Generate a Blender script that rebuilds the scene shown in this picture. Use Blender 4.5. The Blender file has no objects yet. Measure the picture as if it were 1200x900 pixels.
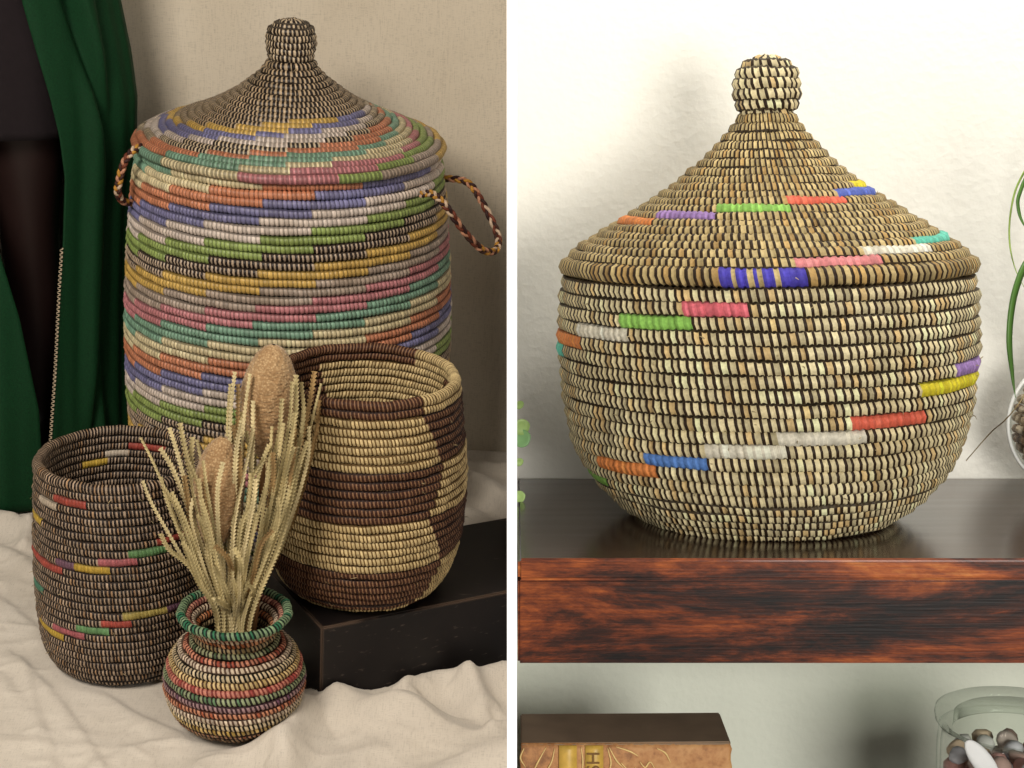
import bpy, bmesh, math, random
import numpy as np
from mathutils import Matrix, Vector

random.seed(7)
rng = np.random.default_rng(11)
scene = bpy.context.scene
C = scene.collection
RAD = math.radians

# ------------------------------------------------------------------ camera
# One camera looks into two niches that stand side by side, parted by an added white
# board that it sees edge-on. The right niche is level with the world; the left
# one is a studio set on a tilted base (rigid rotation LM).
FPX = 2000.0                      # focal length in pixels of a 1200 px wide picture
CAM = Vector((0, 0, 1.24))
PITCH_R = 7.4
PITCH_L, ROLL_L, H_L = 19.3, 3.3, 1.2

cam_d = bpy.data.cameras.new('camera')
cam = bpy.data.objects.new('camera', cam_d)
C.objects.link(cam)
cam_d.sensor_fit = 'HORIZONTAL'
cam_d.sensor_width = 36.0
cam_d.lens = 36.0 * FPX / 1200.0
cam_d.clip_start = 0.02
cam_d.clip_end = 100
R_cam = Matrix.Rotation(RAD(90 - PITCH_R), 4, 'X')
cam.matrix_world = Matrix.Translation(CAM) @ R_cam
scene.camera = cam
R_left = Matrix.Rotation(RAD(90 - PITCH_L), 4, 'X') @ Matrix.Rotation(RAD(ROLL_L), 4, 'Z')
CAM_L = Vector((0, 0, H_L))
LM = Matrix.Translation(CAM) @ R_cam @ R_left.inverted() @ Matrix.Translation(-CAM_L)
LMI = LM.inverted()
IDM = Matrix.Identity(4)

# ------------------------------------------------------------------ world and lamps
world = bpy.data.worlds.new('World')
scene.world = world
world.use_nodes = True
bg = world.node_tree.nodes['Background']
bg.inputs['Color'].default_value = (1.0, 0.93, 0.84, 1)
bg.inputs['Strength'].default_value = 0.045


def area(name, loc, target, size, power, color, frame=IDM, size_y=None):
    d = bpy.data.lights.new(name, 'AREA')
    d.energy = power
    d.color = color
    d.size = size
    if size_y:
        d.shape = 'RECTANGLE'
        d.size_y = size_y
    o = bpy.data.objects.new(name, d)
    C.objects.link(o)
    v = Vector(target) - Vector(loc)
    o.matrix_world = frame @ Matrix.Translation(loc) @ v.to_track_quat('-Z', 'Y').to_matrix().to_4x4()
    return o


# right niche: a window to the front right, a lamp above the shelf
area('window_lamp', (0.98, -0.95, 1.20), (0.32, 1.6, 0.98), 0.90, 56, (1.0, 0.972, 0.915))
area('ceiling_lamp', (0.62, 1.30, 2.20), (0.52, 1.80, 1.35), 0.55, 12, (1.0, 0.98, 0.925))
# left set: one soft warm studio lamp, front left
area('studio_lamp', (-1.15, 0.30, 2.20), (-0.25, 2.45, 0.30), 0.95, 70, (1.0, 0.905, 0.79), LM)

scene.view_settings.view_transform = 'Standard'
scene.view_settings.look = 'None'
scene.view_settings.gamma = 1
scene.view_settings.exposure = 0
scene.view_settings.use_curve_mapping = False
scene.cycles.use_denoising = True
scene.cycles.max_bounces = 10
scene.cycles.transmission_bounces = 8
scene.cycles.transparent_max_bounces = 24
scene.cycles.caustics_refractive = True
scene.cycles.sample_clamp_indirect = 6


# ------------------------------------------------------------------ helpers
def lin(r, g, b):
    def f(c):
        c /= 255.0
        return c / 12.92 if c <= 0.04045 else ((c + 0.055) / 1.055) ** 2.4
    return np.array([f(r), f(g), f(b)])


class View:
    """turns a pixel of the 1200x900 photograph into a point of a niche's own frame"""
    def __init__(self, rot, org):
        self.r = np.array(rot.to_3x3())
        self.o = np.array(org)

    def ray(self, x, y):
        return self.r @ np.array([(x - 600) / FPX, -(y - 450) / FPX, -1.0])

    def atz(self, x, y, z=0.0):
        v = self.ray(x, y)
        return self.o + v * (z - self.o[2]) / v[2]

    def aty(self, x, y, Y):
        v = self.ray(x, y)
        return self.o + v * (Y - self.o[1]) / v[1]

    def proj(self, P):
        q = (np.atleast_2d(P) - self.o) @ self.r
        return np.stack([600 + FPX * q[:, 0] / -q[:, 2], 450 - FPX * q[:, 1] / -q[:, 2]], 1)


VL = View(R_left, CAM_L)
VR = View(R_cam, CAM)


def mesh_np(name, V, Q, fcol=None, smooth=True):
    """mesh from arrays: V (n,3); Q (m,4) quads or (m,3) triangles; fcol (m,3) colour of each face"""
    V = np.asarray(V, dtype=np.float32)
    Q = np.asarray(Q, dtype=np.int32)
    me = bpy.data.meshes.new(name)
    k = Q.shape[1]
    me.vertices.add(len(V))
    me.vertices.foreach_set('co', V.ravel())
    me.loops.add(Q.size)
    me.loops.foreach_set('vertex_index', Q.ravel())
    me.polygons.add(len(Q))
    me.polygons.foreach_set('loop_start', np.arange(0, Q.size, k, dtype=np.int32))
    me.polygons.foreach_set('use_smooth', np.full(len(Q), smooth, dtype=bool))
    if fcol is not None:
        at = me.attributes.new('tint', 'FLOAT_COLOR', 'FACE')
        rgba = np.ones((len(Q), 4), dtype=np.float32)
        rgba[:, :3] = fcol
        at.data.foreach_set('color', rgba.ravel())
    me.update(calc_edges=True)
    me.validate()
    return me


def link(name, me, mat=None, parent=None, matrix=None):
    o = bpy.data.objects.new(name, me)
    C.objects.link(o)
    if mat is not None and me is not None:
        me.materials.clear()
        me.materials.append(mat)
    if parent is not None:
        o.parent = parent
    elif matrix is not None:
        o.matrix_world = matrix
    return o


def tag(o, label=None, cat=None, group=None, kind=None):
    if label: o['label'] = label
    if cat: o['category'] = cat
    if group: o['group'] = group
    if kind: o['kind'] = kind
    return o


def thing(name, label, cat, frame, loc, group=None, lean=0.0, roll=0.0):
    o = bpy.data.objects.new(name, None)
    o.empty_display_size = 0.05
    C.objects.link(o)
    o.matrix_world = frame @ Matrix.Translation(Vector(loc)) @ Matrix.Rotation(RAD(lean), 4, 'X') @ Matrix.Rotation(RAD(roll), 4, 'Y')
    return tag(o, label, cat, group)


def bm_mesh(name, bm, smooth=False):
    me = bpy.data.meshes.new(name)
    bm.to_mesh(me)
    bm.free()
    if smooth:
        me.polygons.foreach_set('use_smooth', np.full(len(me.polygons), True, dtype=bool))
    return me


def tube(path, rad, seg=8, closed=False, cap=True):
    """vertices and quads of a tube along a path; rad is a number or one per point"""
    P = np.asarray(path, float)
    n = len(P)
    rad = np.full(n, rad) if np.isscalar(rad) else np.asarray(rad)
    T = np.roll(P, -1, 0) - np.roll(P, 1, 0) if closed else np.gradient(P, axis=0)
    T /= np.linalg.norm(T, axis=1)[:, None] + 1e-12
    up = np.array([0.31, 0.17, 0.93])
    N = np.zeros_like(P)
    prev = np.cross(T[0], up)
    prev /= np.linalg.norm(prev)
    for i in range(n):
        v = prev - T[i] * np.dot(prev, T[i])
        v /= np.linalg.norm(v) + 1e-12
        N[i] = prev = v
    B = np.cross(T, N)
    a = np.arange(seg) * 2 * np.pi / seg
    V = P[:, None] + rad[:, None, None] * (np.cos(a)[None, :, None] * N[:, None] + np.sin(a)[None, :, None] * B[:, None])
    V = V.reshape(-1, 3)
    m = n if closed else n - 1
    i = np.arange(m)[:, None]
    j = np.arange(seg)[None]
    i2 = (i + 1) % n
    j2 = (j + 1) % seg
    Q = np.stack([i * seg + j, i * seg + j2, i2 * seg + j2, i2 * seg + j], -1).reshape(-1, 4)
    if cap and not closed:
        V = np.vstack([V, P[:1], P[-1:]])
        c0, c1 = n * seg, n * seg + 1
        jj = np.arange(seg)
        j2 = (jj + 1) % seg
        e0 = np.stack([np.full(seg, c0), j2, jj, jj], -1)
        b = (n - 1) * seg
        e1 = np.stack([np.full(seg, c1), b + jj, b + j2, b + j2], -1)
        return V, Q, e0[:, :3], e1[:, :3]
    return V, Q, None, None


def mesh_polys(name, V, polys, smooth=True):
    me = bpy.data.meshes.new(name)
    me.from_pydata([tuple(v) for v in V], [], [tuple(int(i) for i in p) for p in polys])
    me.polygons.foreach_set('use_smooth', np.full(len(me.polygons), smooth, dtype=bool))
    me.update()
    return me


def tube_mesh(name, path, rad, seg=8, closed=False):
    V, Q, a, b = tube(path, rad, seg, closed)
    polys = list(Q)
    if a is not None:
        polys += list(a) + list(b)
    return mesh_polys(name, V, polys)


def lathe_mesh(name, prof, seg=64, closed_profile=False):
    """profile of (r, z); r = 0 ends are kept as tiny rings"""
    pr = np.array([(max(r, 1e-4), z) for r, z in prof])
    a = np.arange(seg) * 2 * np.pi / seg
    V = np.stack([pr[:, None, 0] * np.sin(a), -pr[:, None, 0] * np.cos(a), np.repeat(pr[:, 1:2], seg, 1)], -1).reshape(-1, 3)
    n = len(pr)
    m = n if closed_profile else n - 1
    i = np.arange(m)[:, None]
    j = np.arange(seg)[None]
    i2, j2 = (i + 1) % n, (j + 1) % seg
    Q = np.stack([i * seg + j, i * seg + j2, i2 * seg + j2, i2 * seg + j], -1).reshape(-1, 4)
    return mesh_np(name, V, Q)


def smooth_path(pts, n):
    """Catmull-Rom through pts, n samples"""
    P = np.asarray(pts, float)
    P = np.vstack([2 * P[0] - P[1], P, 2 * P[-1] - P[-2]])
    m = len(P) - 3
    t = np.linspace(0, m - 1e-6, n)
    k = t.astype(int)
    u = (t - k)[:, None]
    a, b, c, d = P[k], P[k + 1], P[k + 2], P[k + 3]
    return 0.5 * (2 * b + (c - a) * u + (2 * a - 5 * b + 4 * c - d) * u ** 2 + (3 * b - a - 3 * c + d) * u ** 3)


def vnoise(X, Y, seed=0):
    """smooth 2-D value noise in [-1, 1]"""
    r = np.random.default_rng(seed)
    G = r.uniform(-1, 1, (64, 64))
    xi, yi = np.floor(X).astype(int), np.floor(Y).astype(int)
    fx, fy = X - xi, Y - yi
    fx, fy = fx * fx * (3 - 2 * fx), fy * fy * (3 - 2 * fy)
    g = lambda i, j: G[i % 64, j % 64]
    return (g(xi, yi) * (1 - fx) + g(xi + 1, yi) * fx) * (1 - fy) + (g(xi, yi + 1) * (1 - fx) + g(xi + 1, yi + 1) * fx) * fy


# ------------------------------------------------------------------ materials
def new_mat(name):
    m = bpy.data.materials.new(name)
    m.use_nodes = True
    nt = m.node_tree
    b = nt.nodes['Principled BSDF']
    return m, nt, b


def N(nt, t, **kw):
    n = nt.nodes.new(t)
    for k, v in kw.items():
        if k in n.inputs:
            n.inputs[k].default_value = v
        else:
            setattr(n, k, v)
    return n


def ramp(nt, src, stops):
    r = nt.nodes.new('ShaderNodeValToRGB')
    cr = r.color_ramp
    while len(cr.elements) < len(stops):
        cr.elements.new(0.5)
    for e, (p, c) in zip(cr.elements, stops):
        e.position = p
        e.color = (*c, 1) if len(c) == 3 else c
    nt.links.new(src, r.inputs['Fac'])
    return r.outputs['Color']


def mixc(nt, fac, a, b, mode='MIX'):
    n = nt.nodes.new('ShaderNodeMix')
    n.data_type = 'RGBA'
    n.blend_type = mode
    for s, v in ((n.inputs[0], fac), (n.inputs[6], a), (n.inputs[7], b)):
        if hasattr(v, 'is_linked'):
            nt.links.new(v, s)
        elif isinstance(v, (int, float)):
            s.default_value = v
        else:
            s.default_value = (*v, 1)
    return n.outputs[2]


def bump(nt, b, height, strength, dist):
    n = N(nt, 'ShaderNodeBump', Strength=strength, Distance=dist)
    nt.links.new(height, n.inputs['Height'])
    nt.links.new(n.outputs['Normal'], b.inputs['Normal'])
    return n


def mat_weave(name, rough=0.42, spec=0.5, var=0.35):
    m, nt, b = new_mat(name)
    at = N(nt, 'ShaderNodeAttribute', attribute_name='tint')
    tc = N(nt, 'ShaderNodeTexCoord')
    n1 = N(nt, 'ShaderNodeTexNoise', Scale=340.0, Detail=3.0)
    n2 = N(nt, 'ShaderNodeTexNoise', Scale=16.0, Detail=2.0)
    nt.links.new(tc.outputs['Object'], n1.inputs['Vector'])
    nt.links.new(tc.outputs['Object'], n2.inputs['Vector'])
    f = ramp(nt, n1.outputs['Fac'], [(0.25, (1 - var,) * 3), (0.75, (1 + 0 * var,) * 3)])
    g = ramp(nt, n2.outputs['Fac'], [(0.3, (0.80, 0.77, 0.72)), (0.7, (1, 1, 1))])
    c = mixc(nt, 1.0, at.outputs['Color'], f, 'MULTIPLY')
    c = mixc(nt, 1.0, c, g, 'MULTIPLY')
    nt.links.new(c, b.inputs['Base Color'])
    b.inputs['Roughness'].default_value = rough
    b.inputs['Specular IOR Level'].default_value = spec
    bump(nt, b, n1.outputs['Fac'], 0.35, 0.0008)
    return m


def mat_cloth(name, col, rough=0.95, scale=900.0, sheen=0.15):
    m, nt, b = new_mat(name)
    tc = N(nt, 'ShaderNodeTexCoord')
    mp = N(nt, 'ShaderNodeMapping')
    nt.links.new(tc.outputs['Object'], mp.inputs['Vector'])
    w1 = N(nt, 'ShaderNodeTexNoise', Scale=1.0, Detail=2.0)
    w2 = N(nt, 'ShaderNodeTexNoise', Scale=1.0, Detail=2.0)
    m1 = N(nt, 'ShaderNodeMapping'); m1.inputs['Scale'].default_value = (scale, scale * .07, scale * .07)
    m2 = N(nt, 'ShaderNodeMapping'); m2.inputs['Scale'].default_value = (scale * .07, scale, scale)
    for a, w in ((m1, w1), (m2, w2)):
        nt.links.new(tc.outputs['Object'], a.inputs['Vector'])
        nt.links.new(a.outputs['Vector'], w.inputs['Vector'])
    th = N(nt, 'ShaderNodeMath', operation='ADD')
    nt.links.new(w1.outputs['Fac'], th.inputs[0])
    nt.links.new(w2.outputs['Fac'], th.inputs[1])
    big = N(nt, 'ShaderNodeTexNoise', Scale=5.0, Detail=4.0)
    nt.links.new(tc.outputs['Object'], big.inputs['Vector'])
    c1 = ramp(nt, th.outputs[0], [(0.7, tuple(np.array(col) * 0.86)), (1.0, tuple(np.minimum(np.array(col) * 1.06, .95)))])
    th.use_clamp = False
    g = ramp(nt, big.outputs['Fac'], [(0.3, (0.90, 0.885, 0.86)), (0.7, (1, 1, 1))])
    c = mixc(nt, 1.0, c1, g, 'MULTIPLY')
    nt.links.new(c, b.inputs['Base Color'])
    b.inputs['Roughness'].default_value = rough
    b.inputs['Specular IOR Level'].default_value = 0.15
    b.inputs['Sheen Weight'].default_value = sheen
    bump(nt, b, th.outputs[0], 0.25, 0.0006)
    return m


def mat_plain(name, col, rough=0.6, spec=0.4, noise=0.15, nscale=60.0, bumpd=0.0, metal=0.0, coat=0.0):
    m, nt, b = new_mat(name)
    tc = N(nt, 'ShaderNodeTexCoord')
    n1 = N(nt, 'ShaderNodeTexNoise', Scale=nscale, Detail=5.0)
    nt.links.new(tc.outputs['Object'], n1.inputs['Vector'])
    c = ramp(nt, n1.outputs['Fac'], [(0.28, tuple(np.array(col) * (1 - noise))), (0.72, tuple(np.minimum(np.array(col) * (1 + noise), .97)))])
    nt.links.new(c, b.inputs['Base Color'])
    b.inputs['Roughness'].default_value = rough
    b.inputs['Specular IOR Level'].default_value = spec
    b.inputs['Metallic'].default_value = metal
    b.inputs['Coat Weight'].default_value = coat
    if bumpd:
        bump(nt, b, n1.outputs['Fac'], 0.6, bumpd)
    return m


def mat_wall():
    m, nt, b = new_mat('plaster')
    tc = N(nt, 'ShaderNodeTexCoord')
    n1 = N(nt, 'ShaderNodeTexNoise', Scale=85.0, Detail=6.0, Roughness=0.6)
    n2 = N(nt, 'ShaderNodeTexNoise', Scale=2.5, Detail=3.0)
    v = N(nt, 'ShaderNodeTexVoronoi', Scale=120.0)
    for n in (n1, n2, v):
        nt.links.new(tc.outputs['Object'], n.inputs['Vector'])
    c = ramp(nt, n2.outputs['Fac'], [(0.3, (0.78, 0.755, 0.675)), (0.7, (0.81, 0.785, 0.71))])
    cs = ramp(nt, n2.outputs['Fac'], [(0.3, (0.80, 0.83, 0.69)), (0.7, (0.83, 0.85, 0.73))])  # below the shelf: pale sage, with brightness painted in to offset the shade
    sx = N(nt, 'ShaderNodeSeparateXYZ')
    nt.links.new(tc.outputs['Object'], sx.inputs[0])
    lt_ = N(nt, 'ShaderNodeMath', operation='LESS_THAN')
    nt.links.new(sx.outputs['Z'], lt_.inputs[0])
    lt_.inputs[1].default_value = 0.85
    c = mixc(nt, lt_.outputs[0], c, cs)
    nt.links.new(c, b.inputs['Base Color'])
    b.inputs['Roughness'].default_value = 0.8
    ad = N(nt, 'ShaderNodeMath', operation='MULTIPLY_ADD')
    nt.links.new(v.outputs['Distance'], ad.inputs[0])
    ad.inputs[1].default_value = 0.35
    nt.links.new(n1.outputs['Fac'], ad.inputs[2])
    bump(nt, b, ad.outputs[0], 0.4, 0.0025)
    return m


def mat_wood_front(name='mahogany_front', lift=0.0):
    m, nt, b = new_mat(name)
    tc = N(nt, 'ShaderNodeTexCoord')
    mp = N(nt, 'ShaderNodeMapping')
    mp.inputs['Scale'].default_value = (4.4, 20.0, 20.0)
    nt.links.new(tc.outputs['Object'], mp.inputs['Vector'])
    n1 = N(nt, 'ShaderNodeTexNoise', Scale=1.0, Detail=7.0, Roughness=0.74, Distortion=0.25)
    nt.links.new(mp.outputs['Vector'], n1.inputs['Vector'])
    mp2 = N(nt, 'ShaderNodeMapping')
    mp2.inputs['Scale'].default_value = (14.0, 120.0, 520.0)
    nt.links.new(tc.outputs['Object'], mp2.inputs['Vector'])
    n2 = N(nt, 'ShaderNodeTexNoise', Scale=1.0, Detail=3.0)
    nt.links.new(mp2.outputs['Vector'], n2.inputs['Vector'])
    c = ramp(nt, n1.outputs['Fac'], [(0.40 - lift, tuple(lin(22, 12, 9))), (0.47 - lift, tuple(lin(62, 28, 14))),
                                     (0.54 - lift, tuple(lin(118, 54, 23))), (0.62 - lift, tuple(lin(168, 86, 34))), (0.74 - lift, tuple(lin(214, 140, 66)))])
    g = ramp(nt, n2.outputs['Fac'], [(0.35, (0.68, 0.64, 0.6)), (0.6, (1, 1, 1))])
    c = mixc(nt, 1.0, c, g, 'MULTIPLY')
    nt.links.new(c, b.inputs['Base Color'])
    b.inputs['Roughness'].default_value = 0.42
    b.inputs['Specular IOR Level'].default_value = 0.25
    b.inputs['Coat Weight'].default_value = 0.25
    b.inputs['Coat Roughness'].default_value = 0.12
    bump(nt, b, n2.outputs['Fac'], 0.25, 0.0006)
    return m


def mat_wood_top():
    m, nt, b = new_mat('dark_stained_wood')
    tc = N(nt, 'ShaderNodeTexCoord')
    mp = N(nt, 'ShaderNodeMapping')
    mp.inputs['Scale'].default_value = (4.0, 70.0, 50.0)
    nt.links.new(tc.outputs['Object'], mp.inputs['Vector'])
    n1 = N(nt, 'ShaderNodeTexNoise', Scale=1.0, Detail=6.0)
    nt.links.new(mp.outputs['Vector'], n1.inputs['Vector'])
    c = ramp(nt, n1.outputs['Fac'], [(0.3, tuple(lin(50, 34, 27))), (0.7, tuple(lin(62, 43, 34)))])
    nt.links.new(c, b.inputs['Base Color'])
    r = ramp(nt, n1.outputs['Fac'], [(0.3, (0.20,) * 3), (0.7, (0.26,) * 3)])
    b.inputs['Coat Weight'].default_value = 0.35
    b.inputs['Coat Roughness'].default_value = 0.2
    nt.links.new(r, b.inputs['Roughness'])
    bump(nt, b, n1.outputs['Fac'], 0.03, 0.0006)
    return m


def mat_glass(name, tint=(0.93, 0.96, 0.94), edge=(0.80, 0.84, 0.81)):
    """thin clear glass: a see-through body, greener at grazing angles, with Fresnel reflections"""
    m, nt, b = new_mat(name)
    nt.nodes.remove(b)
    out = nt.nodes['Material Output']
    lw = N(nt, 'ShaderNodeLayerWeight', Blend=0.5)
    col = ramp(nt, lw.outputs['Facing'], [(0.75, tint), (0.99, edge)])
    tr = N(nt, 'ShaderNodeBsdfTransparent')
    nt.links.new(col, tr.inputs['Color'])
    gl = N(nt, 'ShaderNodeBsdfGlossy', Roughness=0.03)
    fr = nt.nodes.new('ShaderNodeRGBToBW')
    nt.links.new(ramp(nt, lw.outputs['Facing'], [(0.0, (.015,) * 3), (0.6, (.03,) * 3), (0.85, (.14,) * 3), (1.0, (.7,) * 3)]), fr.inputs[0])
    mx = N(nt, 'ShaderNodeMixShader')
    nt.links.new(fr.outputs[0], mx.inputs[0])
    nt.links.new(tr.outputs[0], mx.inputs[1])
    nt.links.new(gl.outputs[0], mx.inputs[2])
    nt.links.new(mx.outputs[0], out.inputs['Surface'])
    return m


M_BIG = mat_weave('coloured_plastic_weave', 0.45, 0.45, 0.2)
M_DARK = mat_weave('dark_grass_weave', 0.55, 0.25)
M_STRIPE = mat_weave('cream_and_brown_weave', 0.55, 0.2)
M_VASE = mat_weave('striped_vase_weave', 0.55, 0.25)
M_RIGHT = mat_weave('natural_grass_weave', 0.55, 0.18)
M_ROPE = mat_weave('braided_rope', 0.6, 0.3)
M_BACK = mat_cloth('linen_backdrop', lin(213, 204, 187), scale=700)
M_FLOOR = mat_cloth('muslin', lin(211, 204, 193), scale=1000)
M_WALL = mat_wall()
M_PANEL = mat_plain('white_board', (0.93, 0.93, 0.93), 0.7, 0.2, 0.01)


# ------------------------------------------------------------------ setting
def grid(nx, ny, x0, x1, y0, y1):
    X, Y = np.meshgrid(np.linspace(x0, x1, nx), np.linspace(y0, y1, ny), indexing='ij')
    i, j = np.meshgrid(np.arange(nx - 1), np.arange(ny - 1), indexing='ij')
    Q = np.stack([i * ny + j, (i + 1) * ny + j, (i + 1) * ny + j + 1, i * ny + j + 1], -1).reshape(-1, 4)
    return X, Y, Q


def cut_at_panel(me, frame=LM, xlim=-0.0045, solid=False):
    """trims a mesh of the left set where it meets the white board"""
    bm = bmesh.new()
    bm.from_mesh(me)
    p = LMI @ Vector((xlim, 0, 0))
    n = LMI.to_3x3() @ Vector((1, 0, 0))
    g = bmesh.ops.bisect_plane(bm, geom=bm.verts[:] + bm.edges[:] + bm.faces[:], plane_co=p, plane_no=n, clear_outer=True)
    if solid:
        bmesh.ops.holes_fill(bm, edges=[e for e in bm.edges if e.is_boundary], sides=0)
    bm.to_mesh(me)
    bm.free()
    return me


# white board, added to part the niches and block each other's lamp light
bm = bmesh.new()
bmesh.ops.create_cube(bm, size=1)
for v in bm.verts:
    v.co = Vector((v.co.x * 0.0054, 0.895 + (v.co.y + 0.5) * 2.75, -0.35 + (v.co.z + 0.5) * 2.9))
bmesh.ops.bevel(bm, geom=bm.edges[:], offset=0.0003, segments=1, affect='EDGES')
tag(link('divider_board', bm_mesh('divider_board', bm), M_PANEL, None, IDM),
    'thin white upright board added between the multicoloured hamper and the wooden shelf', 'board')

# right wall
bm = bmesh.new()
bmesh.ops.create_cube(bm, size=1)
for v in bm.verts:
    v.co = Vector((0.004 + (v.co.x + 0.5) * 1.9, 1.82 + (v.co.y + 0.5) * 0.05, 0.2 + (v.co.z + 0.5) * 2.2))
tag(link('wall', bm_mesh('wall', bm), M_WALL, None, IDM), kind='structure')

# linen backdrop of the left set
X, Z, Q = grid(160, 120, -2.2, 0.15, -0.05, 1.75)
Yb = 3.06 + 0.155 * (X + 0.01) + 0.010 * vnoise(X * 3.2 + 0.2 * Z, Z * 0.7, 3) + 0.004 * vnoise(X * 9, Z * 2.2, 4) + 0.0012 * vnoise(X * 24, Z * 11, 5)
Yb += 0.04 * np.exp(-((Z) / 0.10) ** 2) * (0.5 + 0.5 * vnoise(X * 4, Z * 0, 6)) * -1
me = mesh_np('backdrop', np.stack([X, Yb, Z], -1).reshape(-1, 3), Q)
tag(link('backdrop_cloth', cut_at_panel(me), M_BACK, None, LM), 'beige linen backdrop hanging behind the large multicoloured basket', 'backdrop')


# muslin on the floor: gentle wrinkles, piled folds by the box, creases
def seg_dist(X, Y, pts):
    best = np.full(X.shape, 9.0)
    side = np.zeros(X.shape)
    for (ax, ay), (bx, by) in zip(pts[:-1], pts[1:]):
        dx, dy = bx - ax, by - ay
        t = np.clip(((X - ax) * dx + (Y - ay) * dy) / (dx * dx + dy * dy), 0, 1)
        ex, ey = X - ax - t * dx, Y - ay - t * dy
        dd = np.hypot(ex, ey)
        s = np.sign(dx * ey - dy * ex)
        side = np.where(dd < best, s, side)
        best = np.minimum(dd, best)
    return best, side


def fold(X, Y, px, amp, w1, w2):
    """a ridge along a line of photo pixels, w1 wide on its left, w2 on its right"""
    P = smooth_path([VL.atz(x, y)[:2] for x, y in px], 14)
    d, s = seg_dist(X, Y, P)
    w = np.where(s > 0, w1, w2)
    return amp * np.exp(-(d / w) ** 2)


X, Y, Q = grid(420, 420, -1.75, 0.12, 1.25, 3.12)
Zf = 0.0015 * vnoise(X * 14 + 3 * Y, Y * 9, 21) + 0.0007 * vnoise(X * 40, Y * 33, 22) - 0.003
wx, wy = X + .05 * vnoise(X * 6, Y * 6, 25), Y + .05 * vnoise(X * 6, Y * 6, 26)
for fx_, fy_, am_, sd_ in ((9, 22, .0030, 27), (26, 11, .0022, 28), (38, 52, .0010, 29)):
    q_ = vnoise(wx * fx_ + wy * 4, wy * fy_ - wx * 3, sd_)
    Zf += am_ * 0.9 * ((1 - abs(q_)) ** 5 - .2)
Zf += 0.004 * vnoise(X * 5, Y * 5, 23) * np.clip((2.1 - Y) * 3, 0, 1)
folds = [
    # piled cloth at the lower right
    ([(322, 885), (345, 838), (378, 826), (430, 838), (480, 842)], 0.026, .030, .050),
    ([(330, 935), (340, 880), (360, 845)], 0.018, .020, .022),
    ([(470, 845), (500, 858), (545, 872), (600, 878)], 0.022, .034, .040),
    ([(395, 822), (445, 815), (470, 818)], 0.014, .016, .026),
    ([(480, 812), (515, 803), (545, 810), (565, 830)], 0.026, .018, .026),
    ([(552, 806), (580, 798), (615, 792)], 0.030, .020, .030),
    ([(500, 930), (540, 905), (600, 896)], 0.020, .03, .03),
    ([(575, 865), (590, 860), (612, 856)], 0.016, .010, .014),
    ([(380, 930), (420, 890), (470, 878)], 0.010, .03, .022),
    ([(200, 930), (250, 893), (300, 880), (325, 890)], 0.010, .020, .030),
    # creases at the lower left
    ([(20, 770), (60, 812), (90, 850), (122, 905)], 0.0050, .006, .022),
    ([(28, 780), (42, 830), (58, 870), (60, 905)], 0.0035, .005, .012),
    ([(95, 792), (130, 820), (165, 842), (215, 862)], 0.0055, .007, .026),
    ([(0, 790), (40, 845), (44, 870)], 0.003, .006, .018),
    ([(-20, 690), (20, 720), (50, 745)], 0.006, .010, .026),
    ([(-30, 640), (10, 648), (40, 668)], 0.010, .014, .022),
    ([(100, 905), (150, 880), (200, 868)], 0.004, .012, .03),
    # rumpled cloth near the robe
    ([(-40, 612), (0, 610), (28, 618)], 0.022, .016, .030),
    ([(28, 640), (36, 622), (42, 616)], 0.016, .012, .016),
    # behind the box
    ([(520, 549), (560, 552), (610, 556)], 0.020, .03, .016),
    ([(530, 566), (555, 574), (580, 592), (610, 606)], 0.034, .045, .022),
    ([(500, 590), (545, 606), (570, 618), (610, 630)], 0.020, .03, .03),
    ([(500, 534), (560, 534), (610, 536)], 0.012, .02, .012),
]
for f in folds:
    Zf += fold(X, Y, *f)


def flat(Zf, cx, cy, r, z=-0.002, soft=0.03):
    d = np.hypot(X - cx, Y - cy)
    k = np.clip((d - r) / soft, 0, 1)
    k = k * k * (3 - 2 * k)
    return Zf * k + z * (1 - k)


B_BIG = VL.atz(337, 590)
B_DARK = VL.atz(146, 768)
B_VASE = VL.atz(275, 846)
BOX0 = VL.atz(375, 828)
BU = np.array([0.866, 0.5, 0]); BV = np.array([-0.5, 0.866, 0])
for b_, r_ in ((B_BIG, .22), (B_DARK, .092), (B_VASE, .052)):
    Zf = flat(Zf, b_[0], b_[1], r_)
u = (X - BOX0[0]) * BU[0] + (Y - BOX0[1]) * BU[1]
v = (X - BOX0[0]) * BV[0] + (Y - BOX0[1]) * BV[1]
inside = np.clip(np.minimum(np.minimum(u, v), 0.26 - v) / 0.015 + 0.3, 0, 1)
Zf = Zf * (1 - inside) - 0.003 * inside
me = mesh_np('floor_cloth', np.stack([X, Y, Zf], -1).reshape(-1, 3), Q)
tag(link('floor_cloth', cut_at_panel(me), M_FLOOR, None, LM), 'rumpled off-white muslin spread under the baskets on the floor', 'cloth')


# ------------------------------------------------------------------ coiled baskets
def arc_points(prof, step):
    """points along a profile polyline (smoothed) at equal arc length"""
    P = smooth_path(prof, 400)
    s = np.concatenate([[0], np.cumsum(np.hypot(*np.diff(P, axis=0).T))])
    n = max(2, int(round(s[-1] / step)) + 1)
    t = np.linspace(0, s[-1], n)
    return np.stack([np.interp(t, s, P[:, 0]), np.interp(t, s, P[:, 1])], 1)


def with_normal(pts):
    t = np.gradient(np.asarray(pts), axis=0)
    return [(r, z, math.atan2(-dr, dz)) for (r, z), (dr, dz) in zip(pts, t)]


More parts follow.
